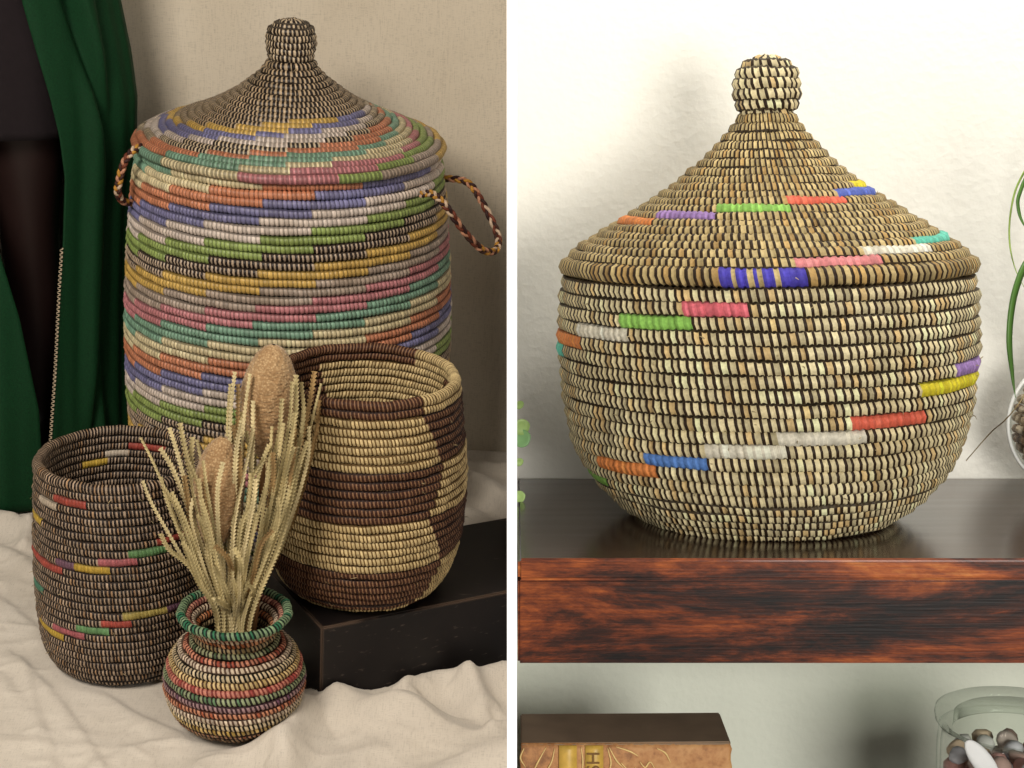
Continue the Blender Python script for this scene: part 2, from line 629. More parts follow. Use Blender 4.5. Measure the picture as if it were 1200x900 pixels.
class Basket:
    def __init__(self, frame, view, loc, mat, stitch, gap, slant, seed, depth=0.17, seg=8):
        self.frame, self.view, self.loc, self.mat = frame, view, np.array(loc), mat
        self.stitch, self.gap, self.slant, self.depth, self.seg = stitch, gap, slant, depth, seg
        self.rng = np.random.default_rng(seed)
        self.lastn, self.rref, self.taper = -99, .19, 0.0
        self.ph = self.rng.uniform(0, 6.28, 12)

    def wob(self, th, z):
        p = self.ph
        return 0.0035 * np.sin(2 * th + p[0] + 2 * z) + 0.0025 * np.sin(3 * th + p[1] - 5 * z) + 0.0015 * np.sin(5 * th + p[2] + 9 * z)

    def coil(self, parent, i, r, z, a, colour, name='coil', nst=None, psi=0.0, end=False):
        n = nst or max(10, int(round(2 * np.pi * r / (self.stitch * min(1.0, (r / self.rref) ** self.taper)))))
        if abs(n - self.lastn) < .04 * n:
            n = self.lastn                            # rows of like size are stitched one above the other
        self.lastn = n
        K, S, g = 4, self.seg, self.gap
        rg = self.rng
        st = np.arange(n) + 0.15 * i + rg.uniform(-.09, .09, n)
        thm = ((st + .5) * 2 * np.pi / n + np.pi) % (2 * np.pi) - np.pi      # -pi..pi, 0 faces front
        res = colour(i, thm, rg)
        cs, cg = res[:2]
        gg = res[2] if len(res) > 2 else np.full(n, g)
        gg = np.clip(gg + rg.uniform(-.06, .06, n), .1, .8)[:, None]
        cuts = np.concatenate([0 * gg, gg, gg + .32 * (1 - gg), gg + .70 * (1 - gg)], 1)
        hts = np.array([-self.depth, -self.depth, 0.06, 0.05]) if self.depth > 0 else np.array([-self.depth, -self.depth, 0.0, 0.01])
        t = (st[:, None] + cuts).ravel()
        hh = (hts[None] + rg.uniform(-.05, .05, (n, 1)) * np.array([0, 0, 1, 1])[None]).ravel()
        th = t * 2 * np.pi / n
        phi = np.arange(S) * 2 * np.pi / S
        TH = th[:, None] + self.slant * 2 * np.pi / n * np.sin(phi)[None]
        aa = a * (1 + hh)[:, None]
        p = rg.uniform(0, 6.28, 4)
        dz = 0.07 * a * np.sin(3 * th + p[0]) + 0.07 * a * np.sin(8 * th + p[1]) + 0.04 * a * np.sin(23 * th + p[2])
        dr = 0.08 * a * np.sin(4 * th + p[2]) + 0.09 * a * np.sin(11 * th + p[3]) + 0.05 * a * np.sin(29 * th + p[0])
        rr = r * (1 + self.wob(th, z) * min(1, r / .08))[:, None] + dr[:, None] + aa * np.cos(phi)[None]
        zz = z + dz[:, None] + aa * np.sin(phi)[None] * 1.03
        V = np.stack([rr * np.sin(TH), -rr * np.cos(TH), zz + 0 * TH], -1).reshape(-1, 3)
        m = n * K
        ii = np.arange(m)[:, None]
        jj = np.arange(S)[None]
        i2, j2 = (ii + 1) % m, (jj + 1) % S
        Q = np.stack([ii * S + jj, i2 * S + jj, i2 * S + j2, ii * S + j2], -1).reshape(-1, 4)
        jit = rg.normal(1, .13, (n, 1))
        cs = cs * np.clip(jit, .7, 1.25)
        col = np.empty((n, K, S, 3))
        col[:] = cs[:, None, None]
        col[:, 0] = cg[:, None]
        pm_ = phi + np.pi / S
        crev = (abs(np.sin(pm_ - psi)) > 0.86) & (not end)      # where one coil is bound to the next
        col[:, :, crev] = np.minimum(0.75 * cg + 0.06 * cs, .5 * cs + .02)[:, None, None]
        return link(name, mesh_np(name, V, Q, np.clip(col, 0, .9).reshape(-1, 3)), self.mat, parent)

    def patches(self, pts, specs):
        """(x0, x1, y, colour) in photo pixels -> (coil index, theta range, colour)"""
        out = []
        for x0, x1, y, c in specs:
            xm = (x0 + x1) / 2
            best = None
            for i, (r, z) in enumerate(pts):
                th = np.linspace(-1.75, 1.75, 300)
                P = self.loc + np.stack([r * np.sin(th), -r * np.cos(th), z + 0 * th], 1)
                q = self.view.proj(P)
                k = np.argmin(abs(q[:, 0] - xm))
                e = abs(q[k, 1] - y) + 3 * max(0, abs(q[k, 0] - xm) - 3)
                if best is None or e < best[0]:
                    a0, a1 = th[np.argmin(abs(q[:, 0] - x0))], th[np.argmin(abs(q[:, 0] - x1))]
                    best = (e, i, a0, a1)
            out.append((best[1], best[2], best[3], c))
        return out


def const(c, n):
    return np.tile(np.asarray(c)[None], (n, 1))


# ---- large multicoloured basket
BR = {}
CREAM = lin(222, 208, 160)
PAL = {
    'teal': lin(104, 164, 140), 'cream': lin(226, 212, 168), 'orange': lin(206, 118, 74), 'blue': lin(100, 104, 168),
    'white': lin(222, 208, 200), 'green': lin(132, 164, 62), 'brown': lin(52, 32, 26), 'yellow': lin(216, 174, 62),
    'grey': lin(172, 154, 142), 'pink': lin(198, 112, 128), 'red': lin(180, 84, 72), 'purple': lin(140, 100, 160)}
PAL = {k_: v_ * .86 + .14 * lin(238, 226, 206) if k_ != 'brown' else v_ for k_, v_ in PAL.items()}
SEQ = ['teal', 'cream', 'orange', 'blue', 'white', 'green', 'brown', 'yellow', 'grey', 'pink']


def seq_colours(idx, rg):
    n = len(idx)
    cs = np.empty((n, 3)); cg = np.empty((n, 3)); g = np.full(n, .30)
    for k in range(n):
        nm = SEQ[int(idx[k]) % 10]
        if nm == 'brown':
            cs[k] = lin(190, 170, 148); cg[k] = lin(32, 19, 16); g[k] = .56
        else:
            cs[k] = PAL[nm]; cg[k] = PAL[nm] * 0.50
    return cs, cg, g


STEP = math.radians(18.5)


def big_colour(i, th, rg):
    j = np.floor((th + math.radians(58)) / STEP + rg.uniform(-.06, .06))
    idx = np.floor((i + j + 1) / 2.0)
    return seq_colours(idx, rg)


big = Basket(LM, VL, B_BIG, M_BIG, 0.0068, 0.32, -0.10, 5, depth=0.09, seg=8)
BODY = [(.205, .007), (.232, .035), (.252, .10), (.262, .22), (.262, .36), (.254, .50), (.243, .600), (.237, .628)]
bt = thing('woven_basket', 'tall hamper of multicoloured coils with stair-step stripes and braided handles', 'basket', LM, B_BIG, lean=1.6)
pts = arc_points(BODY, 0.0134)[::-1]
for i, (r, z, psi) in enumerate(with_normal(pts)):
    big.coil(bt, i, r, z, 0.0071, big_colour, psi=psi)
for k in range(6):
    rr_ = 0.195 - k * 0.036
    big.coil(bt, 60 + k, rr_, 0.008, 0.0185, big_colour, 'base_coil')


def braid(name, pts, parent, base, width=0.0036, turns=12):
    P = smooth_path(pts, 150)
    T = np.gradient(P, axis=0); T /= np.linalg.norm(T, axis=1)[:, None]
    up = np.array([0, -1, 0.2])
    B1 = np.cross(T, up); B1 /= np.linalg.norm(B1, axis=1)[:, None]
    B2 = np.cross(T, B1)
    Vs, Qs, cs = [], [], []
    off = 0
    t = np.linspace(0, turns * 2 * np.pi, len(P))
    cols = [[lin(58, 30, 28), lin(70, 40, 30)], [lin(222, 196, 170), lin(206, 150, 120)], [lin(205, 150, 60), lin(120, 60, 40)]]
    for k in range(3):
        a = t + k * 2 * np.pi / 3
        path = P + B1 * (width * np.sin(a))[:, None] + B2 * (width * .55 * np.sin(2 * a))[:, None]
        V, Q, _, _ = tube(path - base, 0.0027, 7, cap=False)
        Vs.append(V); Qs.append(Q + off); off += len(V)
        w = (np.sin(np.linspace(0, 9 + 3 * k, len(Q))) > 0)[:, None]
        cs.append(np.where(w, cols[k][0][None], cols[k][1][None]) * rng.uniform(.75, 1.15, (len(Q), 1)))
    return link(name, mesh_np(name, np.vstack(Vs), np.vstack(Qs), np.vstack(cs)), M_ROPE, parent)


hy = [2.585, 2.575, 2.57, 2.58, 2.61, 2.65, 2.69, 2.72, 2.735, 2.74]
hp = [(494, 222), (508, 221), (524, 236), (546, 267), (567, 288), (582, 288), (583, 270), (566, 235), (548, 211), (518, 206)]
braid('handle', [VL.aty(x, y, Y_) for (x, y), Y_ in zip(hp, hy)], bt, B_BIG)
hp = [(172, 166), (160, 170), (149, 184), (143, 204), (141, 220), (148, 231), (164, 233)]
hy = [2.62, 2.60, 2.59, 2.59, 2.59, 2.61, 2.64]
braid('handle', [VL.aty(x, y, Y_) for (x, y), Y_ in zip(hp, hy)], bt, B_BIG, turns=6)

# its lid
LIDSEQ = ['yellow', 'blue', 'white', 'brown', 'orange', 'teal', 'cream', 'pink', 'green', 'grey', 'yellow', 'blue']
LID = [(.034, .766), (.043, .753), (.070, .730), (.106, .706), (.154, .683), (.202, .664), (.234, .651), (.2445, .641)]
lpts = arc_points(LID, 0.0124)
nl = len(lpts)


def lid_colour(i, th, rg):
    n = len(th)
    j = np.floor((th + math.radians(10)) / math.radians(17) + rg.uniform(-.1, .1))
    out = i - (nl - 1)                               # 0 at the rim, negative inwards
    f = (out + 0.85 * j + 10.2) / 1.4
    idx = np.floor(f)
    cs = const(lin(190, 168, 138), n); cg = const(lin(28, 17, 13), n)
    for k in range(n):
        if idx[k] >= 0 and i > nl - 13:
            nm = LIDSEQ[int(min(idx[k], 11)) % 12]
            if nm == 'brown':
                cs[k] = lin(205, 188, 160)
            else:
                cs[k] = PAL[nm]; cg[k] = PAL[nm] * (.5 if nm not in ('white', 'cream') else .42)
    return cs, cg


def tick_colour(i, th, rg):
    n = len(th)
    return const(lin(212, 194, 166), n), const(lin(34, 21, 16), n)


lt = thing('basket_lid', 'conical lid of the tall multicoloured hamper with a dark knob', 'lid', LM, B_BIG, lean=1.6)
big.gap, big.depth = 0.58, -0.07
for i, (r, z, psi) in enumerate(with_normal(lpts)):
    big.coil(lt, i, r, z, 0.0069, lid_colour, psi=psi, end=i == nl - 1)
big.stitch = 0.0058
for i, (r, z) in enumerate(arc_points([(.0295, .770), (.033, .782), (.0355, .796), (.0355, .810), (.031, .822), (.018, .829), (.005, .831)], 0.0105)):
    big.coil(lt, 30 + i, max(r - .002, .004), z, 0.0064, tick_colour, 'knob_coil', end=r < .02)

# ---- dark open basket
dark = Basket(LM, VL, B_DARK, M_DARK, 0.0048, 0.60, -0.16, 8, depth=-0.07)
DB = [(.084, .006), (.098, .018), (.108, .050), (.113, .11), (.1135, .17), (.1115, .24), (.108, .302)]
dpts = arc_points(DB, 0.0115)[::-1]
PD = {'yellow': lin(206, 172, 70), 'white': lin(214, 200, 182), 'red': lin(182, 84, 72), 'teal': lin(92, 150, 124), 'purple': lin(126, 92, 112), 'pink': lin(190, 108, 114), 'green': lin(112, 158, 104), 'cream': lin(196, 178, 100)}
dp = dark.patches(dpts, [
    (42, 54, 588, 'yellow'), (52, 69, 589, 'white'), (66, 101, 591, 'red'),
    (39, 56, 663, 'teal'), (50, 75, 665, 'red'), (68, 98, 665, 'purple'), (88, 128, 662, 'yellow'), (117, 160, 656, 'pink'), (149, 195, 647, 'green'), (182, 215, 634, 'red'),
    (51, 77, 737, 'yellow'), (65, 101, 737, 'pink'), (93, 128, 735, 'green'), (120, 155, 728, 'red'), (145, 197, 721, 'cream'), (192, 214, 709, 'purple'), (170, 196, 793, 'white')])
dp += [(2, 2.75, 3.15, 'red'), (2, -3.14, -3.0, 'red'), (3, -3.0, -2.7, 'white'), (4, -2.72, -2.4, 'yellow')]


def patch_colour(plist, sc, gc, mul=1.0):
    def f(i, th, rg):
        n = len(th)
        cs, cg = const(sc, n), const(gc, n)
        cs = cs * rg.choice([1, 1, 1, 1, .86, .76], (n, 1)) * np.where(rg.uniform(0, 1, (n, 1)) < .16, np.array([[.92, .78, .62]]), 1.0)
        for (pi, a0, a1, c) in plist:
            if pi == i:
                m = (th >= a0) & (th <= a1)
                col = PD[c] if isinstance(c, str) else c
                cs[m] = col * mul
                cg[m] = col * mul * .78
                if c is BR.get('violet'):
                    cs[m] = np.where(rg.uniform(0, 1, (m.sum(), 1)) < .5, cs[m], sc[None] * .9)
        return cs, cg
    return f


dcol = patch_colour(dp, lin(176, 154, 132), lin(25, 15, 12), .88)
dt = thing('woven_basket', 'open dark brown basket with a few bright stitched dashes on the cloth', 'basket', LM, B_DARK)
for i, (r, z, psi) in enumerate(with_normal(dpts)):
    dark.coil(dt, i, r, z, 0.0062 if i else 0.0070, dcol, psi=psi, end=i == 0)
for k in range(6):
    dark.coil(dt, 60 + k, 0.071 - k * .0125, 0.006, 0.0063, dcol, 'base_coil')

# ---- box and the cream and brown basket on it
BOXH = 0.12
m_box, nt, b = new_mat('black_painted_wood')
tc = N(nt, 'ShaderNodeTexCoord')
n1 = N(nt, 'ShaderNodeTexNoise', Scale=9.0, Detail=6.0)
n2 = N(nt, 'ShaderNodeTexNoise', Scale=1.0, Detail=2.0)
mp = N(nt, 'ShaderNodeMapping'); mp.inputs['Scale'].default_value = (26, 130, 200); mp.inputs['Rotation'].default_value = (0, .25, .4)
nt.links.new(tc.outputs['Object'], mp.inputs['Vector'])
nt.links.new(mp.outputs['Vector'], n2.inputs['Vector'])
nt.links.new(tc.outputs['Object'], n1.inputs['Vector'])
c1 = ramp(nt, n1.outputs['Fac'], [(0.3, tuple(lin(14, 11, 12))), (0.7, tuple(lin(24, 19, 19)))])
scr = ramp(nt, n2.outputs['Fac'], [(0.66, (0, 0, 0)), (0.78, (.4, .4, .4))])
bv_ = N(nt, 'ShaderNodeBevel', samples=4, Radius=0.005)
gm_ = N(nt, 'ShaderNodeNewGeometry')
dt_ = N(nt, 'ShaderNodeVectorMath', operation='DOT_PRODUCT')
nt.links.new(bv_.outputs[0], dt_.inputs[0]); nt.links.new(gm_.outputs['True Normal'], dt_.inputs[1])
ed_ = ramp(nt, dt_.outputs['Value'], [(0.86, (1, 1, 1)), (0.97, (0, 0, 0))])
nz_ = ramp(nt, n1.outputs['Fac'], [(0.42, (0, 0, 0)), (0.58, (.55, .55, .55))])
wr_ = mixc(nt, 1.0, ed_, nz_, 'MULTIPLY')
cc_ = mixc(nt, scr, c1, tuple(lin(112, 98, 90)))
nt.links.new(mixc(nt, wr_, cc_, tuple(lin(120, 98, 82))), b.inputs['Base Color'])
b.inputs['Roughness'].default_value = 0.5
b.inputs['Specular IOR Level'].default_value = 0.3
bump(nt, b, n1.outputs['Fac'], 0.2, 0.001)
bm = bmesh.new()
bmesh.ops.create_cube(bm, size=1)
for v_ in bm.verts:
    p = BU * ((v_.co.x + .5) * .62) + BV * ((v_.co.y + .5) * .228)
    v_.co = Vector((BOX0[0] + p[0], BOX0[1] + p[1], -0.004 + (v_.co.z + .5) * (BOXH + .004)))
bmesh.ops.bevel(bm, geom=bm.edges[:], offset=0.0022, segments=2, affect='EDGES')
me = cut_at_panel(bm_mesh('box', bm), solid=True)
box = tag(link('wooden_box', me, m_box, None, LM), 'low black painted box on the muslin under the cream and brown basket', 'box')

B_STR = VL.atz(424, 683, BOXH)
stripe = Basket(LM, VL, B_STR, M_STRIPE, 0.0050, 0.38, -0.28, 9, depth=0.05)
SB = [(.088, .006), (.107, .018), (.124, .050), (.133, .095), (.136, .145), (.134, .20), (.127, .262), (.1205, .312)]
spts = arc_points(SB, 0.0119)[::-1]
ns = len(spts)


def stripe_colour(i, th, rg):
    n = len(th)
    d = np.degrees(th)
    # bands, from the rim: 2 brown, 6 cream, 6 brown, 6 cream, rest brown
    band = 0 if i < 2 else 1 + (i - 2) // 6
    frac = ((i - 2) % 6) / 6.0
    brown = np.full(n, band % 2 == 0)
    # zig-zag edges where the bands change places
    zig = frac if band % 2 == 1 else 1 - frac
    e1 = 42 + 13 * zig + (band > 2) * 2
    if i < 2:
        sw = (d > 28) & (d < 118)
    else:
        sw = (d > e1) & (d < 120 + 12 * zig) | (d < -55 - 12 * zig) & (d > -140 - 12 * zig)
    brown = brown ^ sw
    if i < 2:
        brown = ~((d > 40) & (d < 150)) if True else brown
    cs = np.where(brown[:, None], lin(66, 38, 28)[None], lin(222, 200, 150)[None])
    cg = np.where(brown[:, None], lin(148, 112, 84)[None], lin(116, 90, 54)[None])
    return cs, cg


class StripeBasket(Basket):
    pass


st_ = thing('woven_basket', 'open cream and brown banded basket standing on the black box', 'basket', LM, B_STR)
for i, (r, z, psi) in enumerate(with_normal(spts)):
    stripe.coil(st_, i, r, z, 0.0065 if i else 0.0072, stripe_colour, psi=psi, end=i == 0)
for k in range(6):
    stripe.coil(st_, 62 + k, 0.075 - k * .013, 0.0065, 0.0066, stripe_colour, 'base_coil')

# ---- little vase
vase = Basket(LM, VL, B_VASE, M_VASE, 0.0058, 0.46, -0.28, 10, depth=0.05)
VB = [(.044, .005), (.062, .012), (.078, .028), (.087, .050), (.0885, .072), (.083, .094), (.071, .112), (.056, .124), (.0495, .133), (.052, .146), (.062, .158), (.0695, .164)]
vpts = arc_points(VB, 0.0094)[::-1]
VC = ['rim', 'pinktan', 'tan', 'darktan', 'dark', 'greendark', 'redorange', 'white', 'bw', 'cream', 'pinkred', 'green', 'purple', 'orange', 'white', 'bw', 'yellow', 'rust', 'brown', 'brown', 'brown', 'brown']
VP = {'rim': (lin(66, 140, 104), lin(20, 44, 34)), 'pinktan': (lin(200, 130, 116), lin(120, 60, 60)), 'tan': (lin(206, 190, 170), lin(90, 50, 40)),
      'darktan': (lin(190, 112, 66), lin(70, 38, 26)), 'dark': (lin(150, 130, 90), lin(36, 24, 20)), 'greendark': (lin(96, 120, 84), lin(36, 30, 22)),
      'redorange': (lin(188, 92, 72), lin(84, 40, 32)), 'white': (lin(216, 200, 182), lin(110, 84, 70)), 'bw': (lin(214, 196, 162), lin(26, 18, 15)),
      'cream': (lin(216, 188, 128), lin(96, 66, 40)), 'pinkred': (lin(196, 92, 88), lin(150, 66, 62)), 'green': (lin(112, 148, 110), lin(42, 40, 34)),
      'purple': (lin(142, 98, 128), lin(70, 40, 50)), 'orange': (lin(196, 108, 76), lin(90, 44, 32)), 'yellow': (lin(200, 168, 92), lin(52, 34, 22)),
      'rust': (lin(160, 96, 66), lin(48, 28, 20)), 'brown': (lin(140, 106, 78), lin(44, 28, 20))}


def vase_colour(i, th, rg):
    s, g = VP[VC[min(i, len(VC) - 1)]]
    n = len(th)
    s = s * .78 + lin(216, 198, 165) * .30 * (rg.uniform(0, 1, (n, 1)) > .2)
    return s * np.ones((n, 1)), const(g * .75, n)


vt = thing('woven_vase', 'small round woven vase with flared green rim holding dried stems', 'vase', LM, B_VASE)
for i, (r, z, psi) in enumerate(with_normal(vpts)):
    vase.coil(vt, i, r, z, 0.0050 if i else 0.0058, vase_colour, psi=psi, end=i == 0)
for k in range(4):
    vase.coil(vt, 60 + k, 0.036 - k * .0095, 0.005, 0.005, vase_colour, 'base_coil')

# ---- right lidded basket
ZS = 1.24 - 0.339
B_R = VR.atz(896, 603, ZS)
YB = B_R[1]
right = Basket(IDM, VR, B_R, M_RIGHT, 0.0070, 0.39, -0.24, 12, depth=-0.15)
right.taper = 0.4


def sil(lst):
    out = []
    for hw, y in lst:
        p = VR.aty(897.5 + hw, y, YB)
        out.append((p[0] - VR.aty(897.5, y, YB)[0], p[2] - ZS))
    return out


RB = [(.108, .0062)] + [(r - .006, z) for r, z in sil([(148, 596), (176, 577), (205, 548), (226, 510), (238, 455), (243, 400), (242, 350), (240, 328)])]
rpts = arc_points(RB, 0.0122)[::-1]
RL = [(r - .0045, z) for r, z in sil([(34, 141), (46, 158), (68, 182), (103, 214), (155, 249), (198, 276), (226, 294), (238, 309)])]
rlp = arc_points(RL, 0.0113)
BR.update({'orange': lin(236, 146, 82), 'purple': lin(174, 140, 204), 'green': lin(150, 204, 98), 'red': lin(236, 112, 88), 'blue': lin(100, 118, 206),
           'yellow': lin(240, 222, 60), 'teal': lin(112, 210, 186), 'white': lin(240, 232, 212), 'pink': lin(240, 150, 152), 'violet': lin(84, 74, 190), 'hotpink': lin(238, 116, 128), 'sky': lin(98, 142, 214)})
lp = right.patches(rlp, [(735, 775, 264, BR['orange']), (779, 845, 258, BR['purple']), (846, 933, 250, BR['green']), (926, 993, 240, BR['red']),
                         (980, 1018, 227, BR['blue']), (999, 1014, 217, BR['yellow']), (1073, 1106, 284, BR['teal']), (1015, 1088, 298, BR['white']),
                         (938, 1031, 312, BR['pink']), (850, 946, 327, BR['violet'])])
bp = right.patches(rpts, [(805, 884, 362, BR['hotpink']), (737, 812, 376, BR['green']), (687, 744, 389, BR['white']), (659, 693, 399, BR['orange']), (651, 664, 409, BR['teal']),
                          (1117, 1136, 437, BR['purple']), (1075, 1122, 460, BR['yellow']), (1001, 1081, 487, BR['red']), (910, 1009, 507, BR['white']), (828, 925, 524, BR['white']),
                          (763, 832, 536, BR['sky']), (710, 773, 545, BR['orange']), (681, 720, 550, BR['green'])])
bp.append((bp[3][0] + 1, -1.75, -1.36, BR['teal']))
GR_S, GR_G = lin(234, 218, 174), lin(50, 35, 22)
GR_L = lin(200, 177, 126)
rt = thing('woven_basket', 'round-bellied natural grass basket with bright dashes on the wooden shelf', 'basket', IDM, B_R, roll=-.8)
fc = patch_colour(bp, GR_S, GR_G)
for i, (r, z, psi) in enumerate(with_normal(rpts)):
    right.coil(rt, i, r, z, 0.0067, fc, psi=psi)
for k in range(7):
    right.coil(rt, 60 + k, 0.096 - k * .0135, 0.0068, 0.0068, fc, 'base_coil')
rl = thing('basket_lid', 'pointed natural grass lid with round knob on the shelf basket', 'lid', IDM, B_R, roll=-.8)
fc = patch_colour(lp, GR_L, GR_G)
for i, (r, z, psi) in enumerate(with_normal(rlp)):
    right.coil(rl, i, r, z, 0.0062 if i < len(rlp) - 1 else 0.0076, fc, psi=psi, end=i == len(rlp) - 1)
KN = sil([(31, 133), (35, 125), (39, 113), (39.5, 101), (37.5, 89), (31, 79), (18, 74), (6, 73)])
right.stitch, right.taper = 0.0064, 0.0
fk = patch_colour([], GR_S, GR_G)
for i, (r, z) in enumerate(arc_points(KN, 0.0098)):
    right.coil(rl, 40 + i, max(r - .006, .004), z, 0.0060, fk, 'knob_coil', end=r < .02)

def stray_fibres(parent, pts, a, n, mat, seed):
    """loose straw ends standing off the coils"""
    r_ = np.random.default_rng(seed)
    Vs, Qs, cs, off = [], [], [], 0
    for _ in range(n):
        r, z = pts[r_.integers(0, len(pts))]
        th = r_.uniform(-1.7, 1.7)
        o = np.array([math.sin(th), -math.cos(th), 0]); tg = np.array([math.cos(th), math.sin(th), 0])
        p0 = o * (r + a * .9) + [0, 0, z]
        L = r_.uniform(.003, .008)
        d = o * r_.uniform(.15, .7) + tg * r_.normal(0, .8) + np.array([0, 0, r_.normal(0, .6)])
        d /= np.linalg.norm(d)
        P = smooth_path([p0, p0 + d * L * .5 + o * .001, p0 + d * L + np.array([0, 0, -.15 * L])], 5)
        V, Q, _, _ = tube(P, np.array([.0005, .0005, .0004, .0003, .0002]), 4, cap=False)
        Vs.append(V); Qs.append(Q + off); off += len(V)
        cs.append(np.tile(lin(206, 186, 144) * r_.uniform(.4, 1), (len(Q), 1)))
    o = link('stray_fibres', mesh_np('stray_fibres', np.vstack(Vs), np.vstack(Qs), np.vstack(cs)), mat, parent)
    o['kind'] = 'stuff'


stray_fibres(rt, rpts, .0067, 70, M_RIGHT, 1)
stray_fibres(rl, rlp, .0062, 45, M_RIGHT, 2)
stray_fibres(dt, dpts, .0062, 50, M_DARK, 3)
stray_fibres(st_, spts, .0065, 50, M_STRIPE, 4)
stray_fibres(lt, lpts, .0069, 35, M_BIG, 5)
stray_fibres(vt, vpts, .005, 30, M_VASE, 6)

# ------------------------------------------------------------------ dried banksia stems in the vase
m_leaf = mat_plain('dried_leaf', lin(186, 172, 128), 0.75, 0.25, 0.28, 30.0)
m_leaf3 = mat_plain('dried_leaf_brown', lin(150, 124, 84), 0.8, 0.2, 0.3, 30.0)
m_leaf2 = mat_plain('dried_leaf_pale', lin(206, 192, 150), 0.75, 0.25, 0.22, 30.0)
m_head, nt, b = new_mat('banksia_head')
tc = N(nt, 'ShaderNodeTexCoord')
n1 = N(nt, 'ShaderNodeTexNoise', Scale=26.0, Detail=4.0)
n2 = N(nt, 'ShaderNodeTexVoronoi', Scale=330.0)
for n_ in (n1, n2):
    nt.links.new(tc.outputs['Object'], n_.inputs['Vector'])
c1 = ramp(nt, n1.outputs['Fac'], [(0.3, tuple(lin(178, 146, 104))), (0.7, tuple(lin(210, 182, 140)))])
c2 = ramp(nt, n2.outputs['Distance'], [(0.1, (1.0, 1.0, 1.0)), (0.6, (.62, .54, .46))])
nt.links.new(mixc(nt, 1.0, c1, c2, 'MULTIPLY'), b.inputs['Base Color'])
b.inputs['Roughness'].default_value = 0.9
b.inputs['Sheen Weight'].default_value = 0.3
bump(nt, b, n2.outputs['Distance'], -0.8, 0.0015)
m_stem = mat_plain('dried_stem', lin(130, 96, 62), 0.8, 0.2, 0.3, 50)


def saw_leaf(path, width, facing, parent, mat, tooth=0.0052):
    P = smooth_path(path, 120)
    s = np.concatenate([[0], np.cumsum(np.linalg.norm(np.diff(P, axis=0), axis=1))])
    n = max(8, int(s[-1] / tooth))
    t = np.sort(np.concatenate([np.arange(n), np.arange(n) + .72])) / n * s[-1]
    Pp = np.stack([np.interp(t, s, P[:, k]) for k in range(3)], 1)
    T = np.gradient(Pp, axis=0); T /= np.linalg.norm(T, axis=1)[:, None]
    side = np.cross(T, facing); side /= np.linalg.norm(side, axis=1)[:, None]
    nor = np.cross(side, T)
    tw = np.linspace(0, random.uniform(-.9, .9), len(t))[:, None]
    side, nor = side * np.cos(tw) + nor * np.sin(tw), nor * np.cos(tw) - side * np.sin(tw)
    f = t / s[-1]
    w = width * (0.35 + 0.65 * np.clip(f * 2.2, 0, 1))
    saw = np.where(np.arange(len(t)) % 2 == 0, .48, 1.1)
    wl = (w * saw)[:, None]
    V = np.stack([Pp - side * wl + nor * .0006, Pp - nor * w[:, None] * .25, Pp + side * wl + nor * .0006, Pp - nor * (w[:, None] * .25 + .0011)], 1).reshape(-1, 3)
    m = len(t)
    i = np.arange(m - 1)[:, None]; j = np.arange(4)[None]
    Q = np.stack([i * 4 + j, i * 4 + (j + 1) % 4, (i + 1) * 4 + (j + 1) % 4, (i + 1) * 4 + j], -1).reshape(-1, 4)
    return link('leaf', mesh_np('leaf', V, Q, smooth=False), mat, parent)


